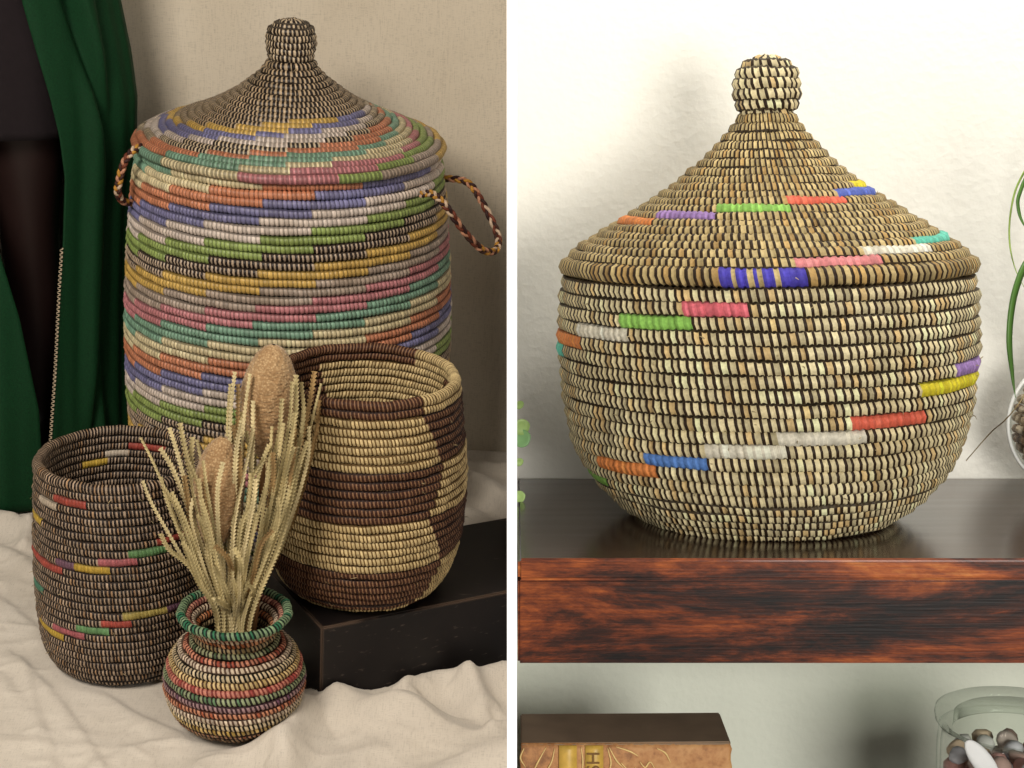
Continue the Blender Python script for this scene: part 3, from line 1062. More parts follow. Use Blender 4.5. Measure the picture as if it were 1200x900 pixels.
def banksia(label, head_px, head_w, head_px_bot, Yh, leaves, base):
    t = thing('dried_banksia', label, 'dried flower', LM, base)
    base = np.array(base)
    top, bot = VL.aty(*head_px, Yh), VL.aty(*head_px_bot, Yh + .005)
    ax = top - bot
    L_ = np.linalg.norm(ax); ax /= L_
    e1 = np.cross(ax, [0, 1, 0]); e1 /= np.linalg.norm(e1)
    e2 = np.cross(ax, e1)
    nu, nv = 90, 110
    uu, vv = np.meshgrid(np.arange(nu) * 2 * np.pi / nu, np.linspace(0.0, 1, nv), indexing='ij')
    prof = np.sin(np.pi * np.clip(vv, .001, .999)) ** 0.5 * (.96 + .10 * vv)
    bmp = 0.0009 * np.sin(uu * 22 + vv * 110) * np.sin(uu * 22 - vv * 110) + 0.0012 * vnoise(uu * 6, vv * 22, 31) + .0006 * np.random.default_rng(3).normal(0, 1, uu.shape)
    rr = head_w * prof + bmp * np.sqrt(prof)
    V = bot - base + (vv * L_)[..., None] * ax + rr[..., None] * (np.cos(uu)[..., None] * e1 + np.sin(uu)[..., None] * e2)
    i = np.arange(nu)[:, None]; j = np.arange(nv - 1)[None]
    i2 = (i + 1) % nu
    Q = np.stack([i * nv + j, i2 * nv + j, i2 * nv + j + 1, i * nv + j + 1], -1).reshape(-1, 4)
    link('flower_head', mesh_np('flower_head', V.reshape(-1, 3), Q), m_head, t)
    nb = 1500
    r_ = np.random.default_rng(8)
    iu, iv = r_.integers(0, nu, nb), (r_.uniform(.03, .985, nb) * (nv - 1)).astype(int)
    P0 = V[iu, iv]
    cen = bot - base + (vv[iu, iv] * L_)[:, None] * ax
    nd = P0 - cen; nd /= np.linalg.norm(nd, axis=1)[:, None] + 1e-9
    nd = nd + ax * r_.uniform(.2, .9, (nb, 1)) + r_.normal(0, .25, (nb, 3)); nd /= np.linalg.norm(nd, axis=1)[:, None]
    sd = np.cross(nd, ax); sd /= np.linalg.norm(sd, axis=1)[:, None] + 1e-9
    ln = r_.uniform(.0010, .0026, (nb, 1))
    bv = np.stack([P0 - sd * .0005, P0 + sd * .0005, P0 + nd * ln], 1).reshape(-1, 3)
    br_ = link('bristles', mesh_np('bristles', bv, np.arange(nb * 3).reshape(-1, 3)), m_head, t)
    br_['kind'] = 'stuff'
    mid = (base + bot) / 2 + [0.008, .0, .0]
    link('stem', tube_mesh('stem', smooth_path([[0, 0, 0], mid - base, bot + ax * .01 - base], 20), .0042, 8), m_stem, t)
    more = [(x0 + random.uniform(-5, 5), x1 * .68 + (head_px[0] - 4) * .32 + random.uniform(-8, 8), y1 + random.uniform(20, 70), -.045 + random.uniform(-.01, .02), bend + random.uniform(-.012, .012)) for (x0, x1, y1, dY, bend) in leaves]
    for (x0, x1, y1, dY, bend) in list(leaves) + more:
        tip = VL.aty(x1, y1, Yh + dY)
        b0 = base + [(x0 - 262) * .00055, random.uniform(-.018, .018), random.uniform(0, .02)]
        nk = np.array([B_VASE[0] + (x0 - 268) * .0009, B_VASE[1] + (b0[1] - base[1]) * 1.0, .150 + random.uniform(-.004, .01)])
        c1 = nk * .55 + tip * .45 + np.array([bend * .45 + random.gauss(0, .003), random.gauss(0, .004), random.uniform(-.006, .010)])
        c2 = nk * .18 + tip * .82 + np.array([bend * .32, 0, 0])
        curl = tip + np.array([random.gauss(0, .005), random.uniform(-.008, .010), random.uniform(-.003, .004)])
        fc_ = np.array([random.uniform(-.5, .5), -1, random.uniform(-.1, .4)])
        saw_leaf([p - base for p in (b0, nk, c1, c2, curl)], random.uniform(.0026, .0042), fc_ / np.linalg.norm(fc_), t, random.choice([m_leaf, m_leaf, m_leaf2, m_leaf3]))
    return t


BASE = np.array([B_VASE[0] - .004, B_VASE[1], .030])
tall = [(262, 275, 436, -.03, -.012), (266, 281, 452, -.035, -.004), (258, 272, 445, .02, -.014), (270, 290, 440, -.04, -.004), (274, 300, 470, -.045, 0),
        (268, 330, 470, -.04, .018), (276, 345, 450, -.04, .016), (280, 352, 442, -.03, .02), (284, 362, 447, -.025, .022), (286, 371, 452, -.01, .026),
        (288, 376, 470, .0, .028), (280, 357, 480, .02, .02), (284, 368, 436, .03, .02), (272, 310, 520, -.05, -.006), (278, 322, 500, -.05, .004),
        (270, 296, 500, -.045, -.012), (290, 366, 500, -.02, .025), (282, 340, 520, -.045, .014), (276, 288, 470, .03, -.006)]
short = [(246, 172, 511, -.02, -.012), (242, 168, 562, -.03, -.018), (252, 203, 500, -.02, -.010), (250, 196, 520, .01, -.010), (256, 212, 498, .015, -.006),
         (254, 219, 512, .02, -.006), (258, 232, 510, .03, -.002), (260, 243, 522, .03, .0), (248, 188, 560, -.03, -.012), (256, 222, 560, -.035, -.004),
         (250, 206, 575, -.04, -.008), (262, 236, 600, -.045, .0), (260, 228, 540, -.03, -.006), (268, 264, 640, -.04, .006), (272, 280, 640, -.045, .006), (264, 252, 660, -.05, .0),
         (274, 296, 600, -.04, .010), (270, 300, 560, -.045, .004), (276, 306, 620, -.03, .012)]
banksia('taller dried banksia with tan cone and saw-edged leaves, in the small vase', (321, 404), .0345, (307, 536), B_VASE[1] + .02, tall, BASE + [.014, .012, 0])
banksia('shorter dried banksia with tan cone leaning over the dark basket, in the small vase', (262, 512), .0318, (250, 642), B_VASE[1] - .005, short, BASE + [-.012, -.008, 0])

# ------------------------------------------------------------------ the person in the green robe
m_tights = mat_plain('sheer_black_tights', lin(34, 20, 18), 0.5, 0.35, 0.1, 20)
m_dress = mat_plain('charcoal_knit', lin(30, 24, 27), 0.9, 0.2, 0.1, 90)
m_robe = mat_plain('green_robe_cloth', lin(6, 50, 24), 0.75, 0.2, 0.3, 420, .0006)
m_hair = mat_plain('dark_hair', lin(30, 22, 18), 0.6, 0.3, 0.3, 40)
m_trim = mat_plain('pale_trim', lin(176, 160, 136), 0.7, 0.3, 0.2, 200)
BP = np.array([VL.aty(-4, 560, 2.79)[0], 2.79, 0.0])
pt = thing('person', 'person in charcoal dress, sheer black tights and open green robe, standing behind the dark basket', 'person', LM, BP)
J = [((0, 0, .93), .125), ((0, 0, 1.05), .11), ((0, .01, 1.22), .12), ((0, .01, 1.38), .10), ((0, 0, 1.47), .05), ((0, -.015, 1.56), .085), ((0, -.02, 1.66), .088)]
E_ = [(0, 1), (1, 2), (2, 3), (3, 4), (4, 5), (5, 6)]
for s in (-1, 1):
    k = len(J)
    J += [((s * .085, 0, .85), .10), ((s * .082, -.015, .66), .082), ((s * .078, -.01, .48), .055), ((s * .076, .02, .34), .052), ((s * .074, .03, .10), .034), ((s * .078, -.04, .035), .034), ((s * .085, -.13, .028), .028)]
    E_ += [(0, k), (k, k + 1), (k + 1, k + 2), (k + 2, k + 3), (k + 3, k + 4), (k + 4, k + 5), (k + 5, k + 6)]
    k = len(J)
    J += [((s * .18, .01, 1.38), .055), ((s * .23, .03, 1.14), .042), ((s * .14, -.12, 1.06), .032), ((s * .07, -.16, 1.08), .03)]
    E_ += [(3, k), (k, k + 1), (k + 1, k + 2), (k + 2, k + 3)]
me = bpy.data.meshes.new('body')
me.from_pydata([j[0] for j in J], E_, [])
body = link('body', me, m_tights, pt)
body.modifiers.new('skin', 'SKIN').use_smooth_shade = True
for vv_, j in zip(me.skin_vertices[0].data, J):
    vv_.radius = (j[1], j[1] * .95)
me.skin_vertices[0].data[0].use_root = True
sb = body.modifiers.new('sub', 'SUBSURF'); sb.levels = sb.render_levels = 2
hem = VL.aty(20, 163, BP[1] - .10)[2]


def shell(name, rows, a0, a1, na, mat, parent, fold_amp=None, th=0.003):
    """cloth shell: rows of (z, rx, ry, fold amplitude); angle 0 is the front, positive to the right"""
    z = np.array([r_[0] for r_ in rows])
    zz = np.linspace(z[0], z[-1], 60)
    o_ = np.argsort(z)
    f = lambda k: np.interp(zz, z[o_], np.array([r_[k] for r_ in rows])[o_])
    rx, ry, am = f(1), f(2), f(3)
    a = np.linspace(a0, a1, na)
    A, I = np.meshgrid(a, np.arange(60), indexing='ij')
    fo = am[I] * (np.sin(9 * A + .6 * np.sin(2 * A)) * .6 + .4 * np.sin(17 * A + 1.3) + .3 * vnoise(A * 3, zz[I] * 2, 41))
    V = np.stack([(rx[I] + fo) * np.sin(A), -(ry[I] + fo) * np.cos(A), zz[I]], -1).reshape(-1, 3)
    i, j = np.meshgrid(np.arange(na - 1), np.arange(59), indexing='ij')
    Q = np.stack([i * 60 + j, (i + 1) * 60 + j, (i + 1) * 60 + j + 1, i * 60 + j + 1], -1).reshape(-1, 4)
    o = link(name, mesh_np(name, V, Q), mat, parent)
    s = o.modifiers.new('thick', 'SOLIDIFY'); s.thickness = th; s.offset = 0
    return o


dress = shell('dress', [(1.42, .17, .10, 0), (1.2, .165, .125, 0), (1.02, .14, .11, 0), (.90, .18, .135, .001), (.75, .19, .14, .002), (hem, .180, .135, .002)], -math.pi, math.pi, 120, m_dress, pt)
robe = bpy.data.objects.new('robe', None)
# open-fronted robe: right half and left half meet at the back
zed = [1.45, 1.2, .95, .85, .75, .65, .55, .40, .20, .004]


def robe_half(s):
    edge_px = [(10, -150), (18, -60), (28, 0), (45, 62), (60, 115), (70, 160), (76, 210), (74, 300), (72, 340), (69, 430), (65, 510), (62, 600)]
    ez = np.array([VL.aty(x, y, BP[1] - .13)[2] for x, y in edge_px])
    ex = np.array([VL.aty(x, y, BP[1] - .13)[0] for x, y in edge_px]) - BP[0]
    zz = np.linspace(1.44, .004, 90)
    e = np.interp(zz, ez[::-1], ex[::-1])
    e = np.where(zz > ez[0], np.maximum(ex[0] - (zz - ez[0]) * .05, .03), e)
    if s < 0:                                        # below the knee this side swings across the front
        e = np.interp(zz, [0, .18, .34, .46, .60, 2], [-.130, -.125, -.10, -.07, -.01, .05])
    out_px = [(120, -120), (137, 0), (150, 62), (157, 115), (156, 170), (151, 250), (149, 340), (149, 430), (150, 520), (152, 600)]
    oz = np.array([VL.aty(x, y, BP[1])[2] for x, y in out_px])
    ox = np.array([VL.aty(x, y, BP[1])[0] for x, y in out_px]) - BP[0]
    R_ = np.interp(zz, oz[::-1], ox[::-1])
    na = 150
    t = np.linspace(0, 1, na)
    A, I = np.meshgrid(t, np.arange(len(zz)), indexing='ij')
    ry = np.interp(zz, [0, .6, 1.0, 1.44], [.19, .165, .155, .11]) - (.012 if s < 0 else 0)
    a_start = np.arcsin(np.clip(e / R_, -.95, .95))
    ang = a_start[I] + A * (math.pi - a_start[I])
    am = np.interp(zz, [0, .5, .9, 1.3], [.020, .016, .010, .002])
    fo = am[I] * (np.sin(13 * ang + .5 * vnoise(ang * 2, zz[I] * 1.5, 44)) + .5 * np.sin(23 * ang + 1.1 + .8 * zz[I])) * np.clip(A * 12, .0, 1) * .8
    fo -= .030 * np.exp(-((ang - a_start[I] - .42) / .07) ** 2) * np.clip((1.2 - zz[I]) * 3, 0, 1)
    lim = np.minimum(1, 1 + 0 * fo)
    x = s * (R_[I] * .985 + np.minimum(fo, .006)) * np.sin(ang)
    y = -(ry[I] + fo) * np.cos(ang)
    V = np.stack([x, y, zz[I]], -1)
    nz = len(zz)
    i, j = np.meshgrid(np.arange(na - 1), np.arange(nz - 1), indexing='ij')
    Q = np.stack([i * nz + j, (i + 1) * nz + j, (i + 1) * nz + j + 1, i * nz + j + 1], -1).reshape(-1, 4)
    return V.reshape(-1, 3), Q, V[0]


bpy.data.objects.remove(robe)
V1, Q1, edge1 = robe_half(1)
V2, Q2, edge2 = robe_half(-1)
robe = link('robe', mesh_np('robe', np.vstack([V1, V2]), np.vstack([Q1, Q2 + len(V1)])), m_robe, pt)
s_ = robe.modifiers.new('thick', 'SOLIDIFY'); s_.thickness = .003; s_.offset = 0
for ed in (edge1,):
    low = ed[ed[:, 2] < .47]
    k = np.linspace(0, len(low) - 1, 260)
    path = np.stack([np.interp(k, np.arange(len(low)), low[:, q]) for q in range(3)], 1)
    path[:, 0] += np.where(np.arange(260) % 4 < 2, .0020, -.0022) - .001
    path[:, 1] -= .004
    link('trim', tube_mesh('trim', path, np.where(np.arange(260) % 4 < 2, .0014, .0006), 5), m_trim, robe)
# sleeves hidden in the robe's upper part, and hair
hb = bmesh.new()
bmesh.ops.create_uvsphere(hb, u_segments=24, v_segments=16, radius=1)
for v_ in hb.verts:
    v_.co = Vector((v_.co.x * .105, v_.co.y * .11 + .025, v_.co.z * .135 + 1.655 - (.10 if v_.co.y > 0 and v_.co.z < 0 else 0)))
link('hair', bm_mesh('hair', hb, True), m_hair, pt)

# ------------------------------------------------------------------ right niche: shelf and things on it
m_front, m_top = mat_wood_front(), mat_wood_top()
sh = thing('wall_shelf', 'thick reddish-brown wooden shelf carrying the round-bellied grass basket', 'shelf', IDM, (0.6, 1.63, ZS - .096))
o0 = np.array([0.6, 1.63, ZS - .096])


def boxm(name, x0, x1, y0, y1, z0, z1, bev, seg=2):
    bm = bmesh.new()
    bmesh.ops.create_cube(bm, size=1)
    for v_ in bm.verts:
        v_.co = Vector((x0 + (v_.co.x + .5) * (x1 - x0), y0 + (v_.co.y + .5) * (y1 - y0), z0 + (v_.co.z + .5) * (z1 - z0)))
    if bev:
        bmesh.ops.bevel(bm, geom=bm.edges[:], offset=bev, segments=seg, affect='EDGES')
    return bm_mesh(name, bm, False)


YF = VR.atz(900, 655, ZS)[1]
me = boxm('top_board', .005 - o0[0], 1.5 - o0[0], YF - o0[1], 1.818 - o0[1], .0765, .096, .003, 3)
me.materials.append(m_top); me.materials.append(mat_wood_front('mahogany_lip', 0.07))
tb = link('top_board', me, None, sh)
for p in me.polygons:
    p.material_index = 1 if p.normal.y < -.3 else 0
link('fascia', boxm('fascia', .005 - o0[0], 1.5 - o0[0], YF + .010 - o0[1], YF + .034 - o0[1], 0.0, .0755, .002), m_front, sh)
link('underside_board', boxm('underside_board', .005 - o0[0], 1.5 - o0[0], YF + .035 - o0[1], 1.817 - o0[1], .006, .030, .001), m_top, sh)
ZL = 0.55
ls = thing('wall_shelf', 'lower wooden shelf carrying the old book and the glass jar', 'shelf', IDM, (0.6, 1.63, ZL - .03))
link('board', boxm('board', .005 - .6, 1.5 - .6, YF - 1.63, 1.818 - 1.63, 0, .03, .003), m_top, ls)

# old books lying flat, spine to the front
m_board = mat_plain('dark_book_cloth', lin(138, 116, 94), 0.75, 0.3, 0.18, 25, .0006)
m_lea, nt, b = new_mat('tan_leather')
tc = N(nt, 'ShaderNodeTexCoord')
n1 = N(nt, 'ShaderNodeTexNoise', Scale=35.0, Detail=8.0, Roughness=0.7)
n2 = N(nt, 'ShaderNodeTexVoronoi', Scale=190.0)
for n_ in (n1, n2):
    nt.links.new(tc.outputs['Object'], n_.inputs['Vector'])
c1 = ramp(nt, n1.outputs['Fac'], [(0.30, tuple(lin(110, 70, 42))), (0.46, tuple(lin(180, 126, 76))), (0.75, tuple(lin(214, 168, 112)))])
c2 = ramp(nt, n2.outputs['Distance'], [(0.1, (.7, .6, .5)), (0.5, (1, 1, 1))])
nt.links.new(mixc(nt, .6, c1, c2, 'MULTIPLY'), b.inputs['Base Color'])
b.inputs['Roughness'].default_value = 0.65
bump(nt, b, n1.outputs['Fac'], 0.5, 0.0015)
m_gold = mat_plain('gold_leaf_label', lin(206, 166, 74), 0.45, 0.5, 0.2, 120)
m_gold2 = mat_plain('worn_gold_tooling', lin(228, 196, 128), 0.5, 0.5, 0.15, 120)
m_ink = mat_plain('brown_lettering', lin(120, 84, 34), 0.6, 0.3, 0.1, 60)
m_page = mat_plain('aged_paper', lin(190, 168, 128), 0.9, 0.2, 0.25, 200, .0004)
YS = 1.50
ZT = VR.aty(760, 871, YS)[2]
XR = VR.aty(857, 871, YS)[0]
BD, BT = 0.088, 0.088


def book(name_label, x0, x1, y0, depth, z0, z1, fancy):
    t = thing('old_book', name_label, 'book', IDM, ((x0 + x1) / 2, y0 + depth / 2, z0))
    ox, oy, oz = (x0 + x1) / 2, y0 + depth / 2, z0
    L_ = (x1 - x0) / 2
    hd = depth / 2
    th = z1 - z0
    for zc in (0, th - .004):
        bo = boxm('cover', -L_, L_, -hd + .004, hd, zc, zc + .004, .0012, 2)
        # slightly warped, knocked corners
        for v_ in bo.vertices:
            v_.co.z += .0015 * math.sin(v_.co.x * 22 + 1) * (1 if zc else 0)
        link('cover', bo, m_board, t)
    link('pages', boxm('pages', -L_ + .004, L_ - .004, -hd + .008, hd - .004, .0045, th - .0045, 0), m_page, t)
    # rounded spine
    n = 18
    a = np.linspace(-1, 1, n)
    prof = [(-hd + .006 - .007 * math.sqrt(max(0, 1 - q * q * .96)), th / 2 + q * (th / 2 - .0012)) for q in a]
    xs = np.linspace(-L_, L_, 60)
    V, Q = [], []
    r_ = np.random.default_rng(2)
    for xx in xs:
        for (yy, zz) in prof:
            V.append((xx + (r_.uniform(-.0012, .0012) if abs(xx) > L_ * .98 else 0), yy + r_.normal(0, .00018), zz))
    V = np.array(V)
    for i in range(len(xs) - 1):
        for j in range(n - 1):
            Q.append((i * n + j, (i + 1) * n + j, (i + 1) * n + j + 1, i * n + j + 1))
    sp = link('spine', mesh_np('spine', V, np.array(Q)), m_lea, t)
    so = sp.modifiers.new('thick', 'SOLIDIFY'); so.thickness = .002; so.offset = -1
    if not fancy:
        return t

    def on_spine(px, q, lift=.0008):
        """point on the spine: photo pixel column px, q in -1..1 up the spine"""
        x = VR.aty(px, 885, YS)[0] - ox
        return np.array([x, -hd + .006 - .007 * math.sqrt(max(0, 1 - q * q * .96)) - lift, th / 2 + q * (th / 2 - .0012)])
    for (p0, p1) in ((655, 676), (686, 707)):
        V, Q = [], []
        qq = np.linspace(-.35, .96, 14)
        for q in qq:
            for pp in (p0, p1):
                V.append(on_spine(pp, q, .0014))
        for k in range(len(qq) - 1):
            Q.append((2 * k, 2 * k + 1, 2 * k + 3, 2 * k + 2))
        lb = link('spine_label', mesh_np('spine_label', np.array(V), np.array(Q)), m_gold, sp)
        so = lb.modifiers.new('thick', 'SOLIDIFY'); so.thickness = .0006; so.offset = 0
    # letters on the second label, turned a quarter
    cu = bpy.data.curves.new('lettering', 'FONT')
    cu.body = 'SH'
    cu.size = .017
    cu.extrude = .0003
    cu.align_x = 'CENTER'
    tmp = bpy.data.objects.new('tmp', cu)
    C.objects.link(tmp)
    dg = bpy.context.evaluated_depsgraph_get()
    lm = bpy.data.meshes.new_from_object(tmp.evaluated_get(dg))
    bpy.data.objects.remove(tmp)
    pc = on_spine(702.5, .62, .0030)
    lm.transform(Matrix.Translation(Vector(pc)) @ Matrix.Rotation(RAD(-8), 4, 'X') @ Matrix.Rotation(RAD(90), 4, 'X') @ Matrix.Rotation(RAD(90), 4, 'Z'))
    link('lettering', lm, m_ink, sp)
    # gold tooled flourishes
    fl = [[(640, .92), (630, .6), (622, .3)], [(650, .9), (646, .6), (636, .3), (632, .1)], [(681, .92), (683, .6), (680, .2)],
          [(712, .9), (716, .6), (712, .35)], [(714, .92), (722, .66), (730, .5)], [(722, .93), (738, .84), (748, .74)], [(728, .6), (736, .4), (732, .2)],
          [(750, .62), (756, .5), (762, .62), (768, .45)], [(614, .9), (610, .7), (616, .5)], [(744, .5), (752, .35), (746, .15)], [(770, .9), (780, .8), (786, .6)]]
    for f_ in fl:
        P = smooth_path([on_spine(a_, q_, .0008) for a_, q_ in f_], 14)
        link('tooling', tube_mesh('tooling', P, np.interp(np.linspace(0, 1, 14), [0, .5, 1], [.0004, .0009, .0003]), 5), m_gold2, sp)
    return t


book('old leather-spined book with gilt labels lying on top of the stack', .008, XR, YS, BD, ZT - BT, ZT, True)
book('plain brown book lying at the bottom of the stack under the gilt one', .010, XR - .012, YS + .006, BD - .004, ZL + .0015, ZT - BT - .0015, False)

# glass jar with pebbles and shells
m_gl = mat_glass('clear_glass', (0.98, 0.985, 0.98))
JC = VR.aty(1190, 829, 1.545)
JR = 92 / 2000 * 1.60
JX, JY = JC[0], 1.545
ZJ = JC[2]
jar = thing('glass_jar', 'round lidded glass jar filled with pebbles and shells', 'jar', IDM, (JX, JY, ZL))
hj = ZJ - ZL
w = .0035
prof = [(0, .001), (JR - .008, .001), (JR - .003, .006), (JR - .003, hj - .034), (JR - .004, hj - .026), (JR - .004, hj - .020),
        (JR - .004 - w, hj - .020), (JR - .004 - w, hj - .027), (JR - .003 - w, hj - .036), (JR - .003 - w, .010), (JR - .012, .007), (0, .007)]
link('jar_body', lathe_mesh('jar_body', prof, 72), m_gl, jar)
lidp = [(0, hj), (JR - .006, hj - .0005), (JR - .001, hj - .003), (JR, hj - .008), (JR - .001, hj - .0145), (JR - .004, hj - .019), (JR - .012, hj - .019), (JR - .013, hj - .024), (JR - .017, hj - .024), (JR - .018, hj - .008), (JR - .022, hj - .0055), (0, hj - .0055)]
link('jar_lid', lathe_mesh('jar_lid', lidp, 72), mat_glass('thick_glass', (0.93, 0.945, 0.93), (0.46, 0.49, 0.45)), jar)
pebcols = [lin(238, 214, 202), lin(222, 178, 164), lin(198, 148, 138), lin(242, 236, 226), lin(230, 204, 172), lin(222, 220, 226), lin(176, 148, 136)]
pebm = [mat_plain('pebble', c, 0.55, 0.4, 0.22, 70, .0006) for c in pebcols]
pebn = ['pale pink', 'dusty pink', 'brownish pink', 'chalky white', 'sandy beige', 'bluish white', 'grey brown']


def pebble_mesh(seed, sub=2):
    bm = bmesh.new()
    bmesh.ops.create_icosphere(bm, subdivisions=sub, radius=1)
    r_ = random.Random(seed)
    ph = [r_.uniform(0, 6) for _ in range(6)]
    for v_ in bm.verts:
        c = v_.co
        k = 1 + .10 * math.sin(3 * c.x + ph[0]) + .10 * math.sin(3.4 * c.y + ph[1]) + .08 * math.sin(4.2 * c.z + ph[2])
        v_.co = c * k
    return bm_mesh('pebble', bm, True)


pm = [[None] * 4 for _ in pebm]
for a in range(len(pebm)):
    for q in range(4):
        me = pebble_mesh(a * 9 + q)
        me.materials.append(pebm[a])
        pm[a][q] = me
pr = random.Random(5)
zt = hj - .046
layers = 9
for li in range(layers):
    zz = ZL + .018 + (zt - .018) * li / (layers - 1)
    for ring, cnt in ((JR - .021, 13), (JR - .043, 8), (.010, 2)):
        if li < layers - 3 and ring < JR - .03:
            continue
        for k in range(cnt):
            a = (k + .5 * (li % 2) + pr.uniform(-.15, .15)) * 2 * math.pi / cnt
            ci = pr.randrange(len(pebm))
            o = bpy.data.objects.new('pebble', pm[ci][pr.randrange(4)])
            C.objects.link(o)
            sc = pr.uniform(.0085, .0115)
            o.matrix_world = Matrix.Translation((JX + ring * math.sin(a), JY - ring * math.cos(a), zz + pr.uniform(-.003, .003))) @ \
                Matrix.Rotation(pr.uniform(0, 6), 4, (pr.uniform(-1, 1), pr.uniform(-1, 1), pr.uniform(-1, 1))) @ Matrix.Diagonal((sc * pr.uniform(.8, 1.15), sc, sc * pr.uniform(.65, 1.0), 1))
            tag(o, pebn[ci] + ' pebble packed inside the round glass jar', 'pebble', pebn[ci] + ' pebbles in the glass jar')
# the long white shell leaning on the glass
me = pebble_mesh(77, 3); me.materials.append(mat_plain('white_shell', lin(232, 232, 230), .5, .4, .08, 90, .0005))
o = link('shell', me, None, None, Matrix.Translation(VR.aty(1151, 892, JY - JR + .0135)) @ Matrix.Rotation(RAD(-38), 4, 'Y') @ Matrix.Diagonal((.0075, .0055, .026, 1)))
tag(o, 'long white finger-shaped shell slanting among the pebbles in the jar', 'shell')

# glass globe with a plant on the right end of the shelf
GX, GZ = VR.aty(1261, 494, 1.74)[[0, 2]]
GY = 1.74
GRr = GZ - ZS - .005
globe = thing('glass_globe', 'white-rimmed glass globe of brown pebbles with a trailing plant on the shelf', 'vase', IDM, (GX, GY, ZS + .004))
ha = np.arange(96) * 2 * np.pi / 96
link('rim', tube_mesh('rim', np.stack([(GRr + .0012) * np.sin(ha), 0 * ha, GRr + (GRr + .0012) * np.cos(ha)], 1), .0021, 8, True), mat_plain('white_enamel', (.82, .82, .78), .4, .4, .04), globe)
pg = []
for t_ in np.linspace(-math.pi / 2 + .28, math.pi / 2 - .55, 40):
    pg.append((GRr * math.cos(t_), GRr + GRr * math.sin(t_)))
inner = [((GRr - .0035) * math.cos(t_), GRr + (GRr - .0035) * math.sin(t_)) for t_ in np.linspace(math.pi / 2 - .55, -math.pi / 2 + .28, 40)]
link('globe_glass', lathe_mesh('globe_glass', [(0, pg[0][1])] + pg + inner + [(0, inner[-1][1])], 80), m_gl, globe)
m_bp = [mat_plain('brown_pebble', c, .6, .35, .25, 60, .0005) for c in (lin(160, 136, 110), lin(182, 160, 132), lin(130, 106, 84), lin(204, 186, 160))]
bms = []
for a in range(4):
    me = pebble_mesh(200 + a); me.materials.append(m_bp[a]); bms.append(me)
bn = ['mid brown', 'light brown', 'dark brown', 'tan']
for li in range(11):
    zc = .012 + li * (1.62 * GRr) / 11
    rr_ = math.sqrt(max(1e-6, (GRr - .0095) ** 2 - (zc - GRr) ** 2))
    cnt = max(4, int(2 * math.pi * rr_ / .0125))
    for k in range(cnt):
        a = (k + .5 * (li % 2)) * 2 * math.pi / cnt
        if math.cos(a) < -.25 or math.sin(a) > .35:
            continue
        q = pr.randrange(4)
        o = bpy.data.objects.new('pebble', bms[q])
        C.objects.link(o)
        sc = pr.uniform(.0054, .0066)
        o.matrix_world = Matrix.Translation((GX + rr_ * math.sin(a), GY - rr_ * math.cos(a), ZS + .004 + zc)) @ Matrix.Rotation(pr.uniform(0, 6), 4, (pr.uniform(-1, 1), pr.uniform(-1, 1), 1)) @ Matrix.Diagonal((sc * 1.05, sc, sc * .85, 1))
        tag(o, bn[q] + ' pebble inside the glass globe on the shelf', 'pebble', bn[q] + ' pebbles in the glass globe')

m_green = mat_plain('strap_leaf', lin(74, 110, 44), 0.45, 0.4, 0.25, 14)
m_lime = mat_plain('young_leaf', lin(150, 176, 84), 0.5, 0.4, 0.2, 14)
m_dry = mat_plain('dry_tendril', lin(150, 132, 92), 0.7, 0.3, 0.2, 60)
plant = thing('trailing_plant', 'plant with narrow arching green leaves growing from the glass globe', 'plant', IDM, (GX, GY, ZS + 1.36 * GRr))
PB = np.array([GX, GY, ZS + 1.36 * GRr])


def strap(pts, width, mat):
    P = smooth_path(pts, 60) - PB
    T = np.gradient(P, axis=0); T /= np.linalg.norm(T, axis=1)[:, None]
    sd = np.cross(T, np.array([.35, -1, .1])); sd /= np.linalg.norm(sd, axis=1)[:, None]
    nr = np.cross(sd, T)
    f = np.linspace(0, 1, 60)
    wd = (width * np.interp(f, [0, .3, .75, 1], [.7, 1, .8, .08]))[:, None]
    V = np.stack([P - sd * wd + nr * wd * .3, P + nr * .0006, P + sd * wd + nr * wd * .3, P - nr * .0006], 1).reshape(-1, 3)
    i = np.arange(59)[:, None]; j = np.arange(4)[None]
    Q = np.stack([i * 4 + j, i * 4 + (j + 1) % 4, (i + 1) * 4 + (j + 1) % 4, (i + 1) * 4 + j], -1).reshape(-1, 4)
    link('leaf', mesh_np('leaf', V, Q), mat, plant)


def rp(lst):
    return [VR.aty(x, y, yy) for x, y, yy in lst]


strap([PB] + rp([(1246, 350, 1.64), (1226, 300, 1.62), (1204, 306, 1.60), (1188, 345, 1.585), (1182, 395, 1.58), (1186, 440, 1.585), (1190, 466, 1.585)]), .0042, m_green)
strap([PB] + rp([(1256, 330, 1.66), (1240, 230, 1.65), (1214, 190, 1.64), (1193, 215, 1.63), (1184, 250, 1.63), (1183, 285, 1.63), (1190, 316, 1.63), (1202, 340, 1.63)]), .0013, m_lime)
strap([PB] + rp([(1252, 340, 1.65), (1232, 240, 1.63), (1208, 205, 1.62), (1194, 228, 1.61), (1193, 245, 1.61), (1199, 262, 1.61), (1212, 275, 1.61)]), .0024, m_green)
strap([PB] + rp([(1275, 300, 1.68), (1290, 180, 1.68), (1320, 130, 1.68), (1350, 180, 1.68), (1360, 260, 1.68)]), .0040, m_green)
strap([PB] + rp([(1262, 320, 1.64), (1268, 200, 1.62), (1256, 130, 1.60), (1230, 125, 1.58), (1216, 160, 1.57)]), .0036, m_green)
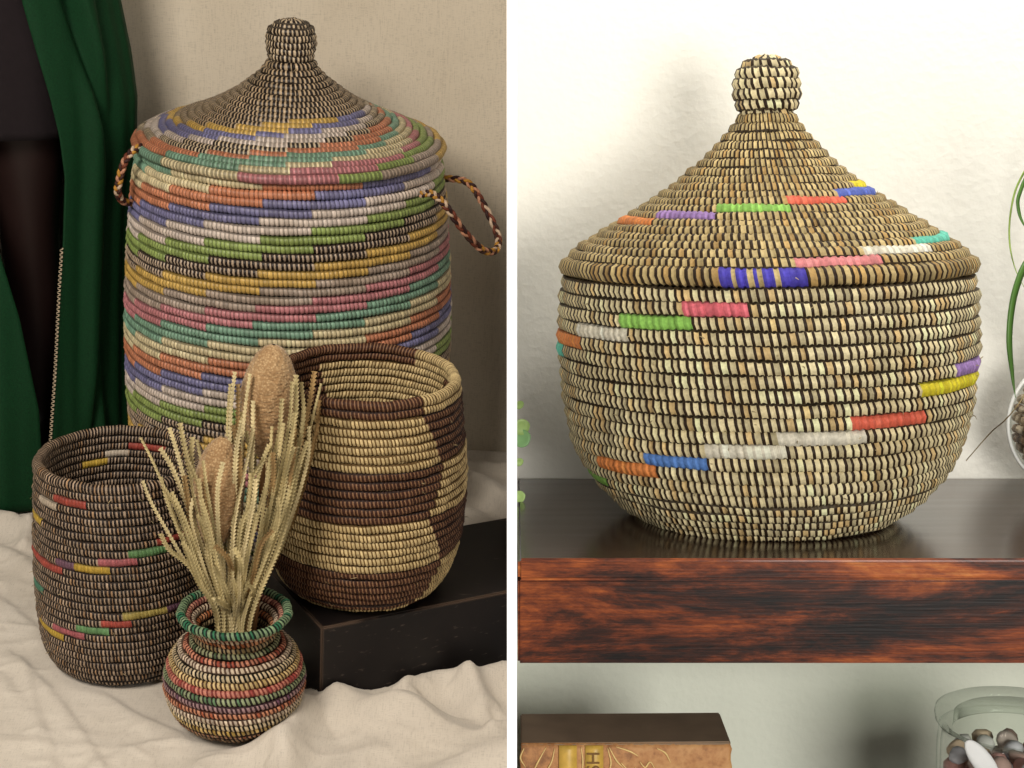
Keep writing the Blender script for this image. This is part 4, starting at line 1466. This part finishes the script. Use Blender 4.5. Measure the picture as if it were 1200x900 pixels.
strap([PB] + rp([(1225, 425, 1.62), (1196, 470, 1.585), (1178, 492, 1.60), (1160, 508, 1.66), (1132, 540, 1.70)]), .0007, m_dry)

# little round-leaved vine climbing the board's right face
m_vl = mat_plain('round_vine_leaf', lin(136, 178, 120), 0.45, 0.4, 0.12, 40)
m_vl2 = mat_plain('round_vine_leaf_young', lin(168, 196, 120), 0.45, 0.4, 0.12, 40)
VY = 1.70
vb = np.array([.0055, VY, ZS])
vine = thing('climbing_vine', 'vine with small round pale green leaves against the white board', 'vine', IDM, vb)
sp_ = smooth_path([vb, VR.aty(603.5, 590, VY), VR.aty(604.5, 560, VY), VR.aty(604, 530, VY), VR.aty(604.8, 505, VY), VR.aty(604, 480, VY), VR.aty(604.5, 455, VY)], 40)
sp_[:, 0] = np.maximum(sp_[:, 0], .0042)
link('stem', tube_mesh('stem', sp_ - vb, .0007, 6), m_vl2, vine)
for (x, y, r_, mt, tilt) in ((610, 500, .0085, m_vl2, .2), (612, 514, .0090, m_vl, -.3), (605, 541, .0042, m_vl2, .3), (606.5, 582, .0058, m_vl2, -.2), (603.5, 474, .0045, m_vl2, .4)):
    c = VR.aty(x, y, VY - .008)
    a = np.linspace(0, 2 * np.pi, 22, endpoint=False)
    V = [(0, 0, .0)] + [(r_ * .55 * math.cos(q), -.0004 * 1, r_ * .55 * math.sin(q)) for q in a] + [(r_ * math.cos(q) * (1 + .04 * math.sin(5 * q)), -.0018, r_ * math.sin(q)) for q in a]
    P_ = []
    for k in range(22):
        k2 = (k + 1) % 22
        P_.append((0, 1 + k, 1 + k2))
        P_.append((1 + k, 23 + k, 23 + k2, 1 + k2))
    me = mesh_polys('leaf', np.array(V), P_)
    me.transform(Matrix.Translation(Vector(np.array([max(c[0], .0045 + r_ * .55), c[1], c[2]]) - vb)) @ Matrix.Rotation(tilt, 4, 'X') @ Matrix.Rotation(tilt, 4, 'Z'))
    lo = link('leaf', me, mt, vine)
    so = lo.modifiers.new('thick', 'SOLIDIFY'); so.thickness = .0008
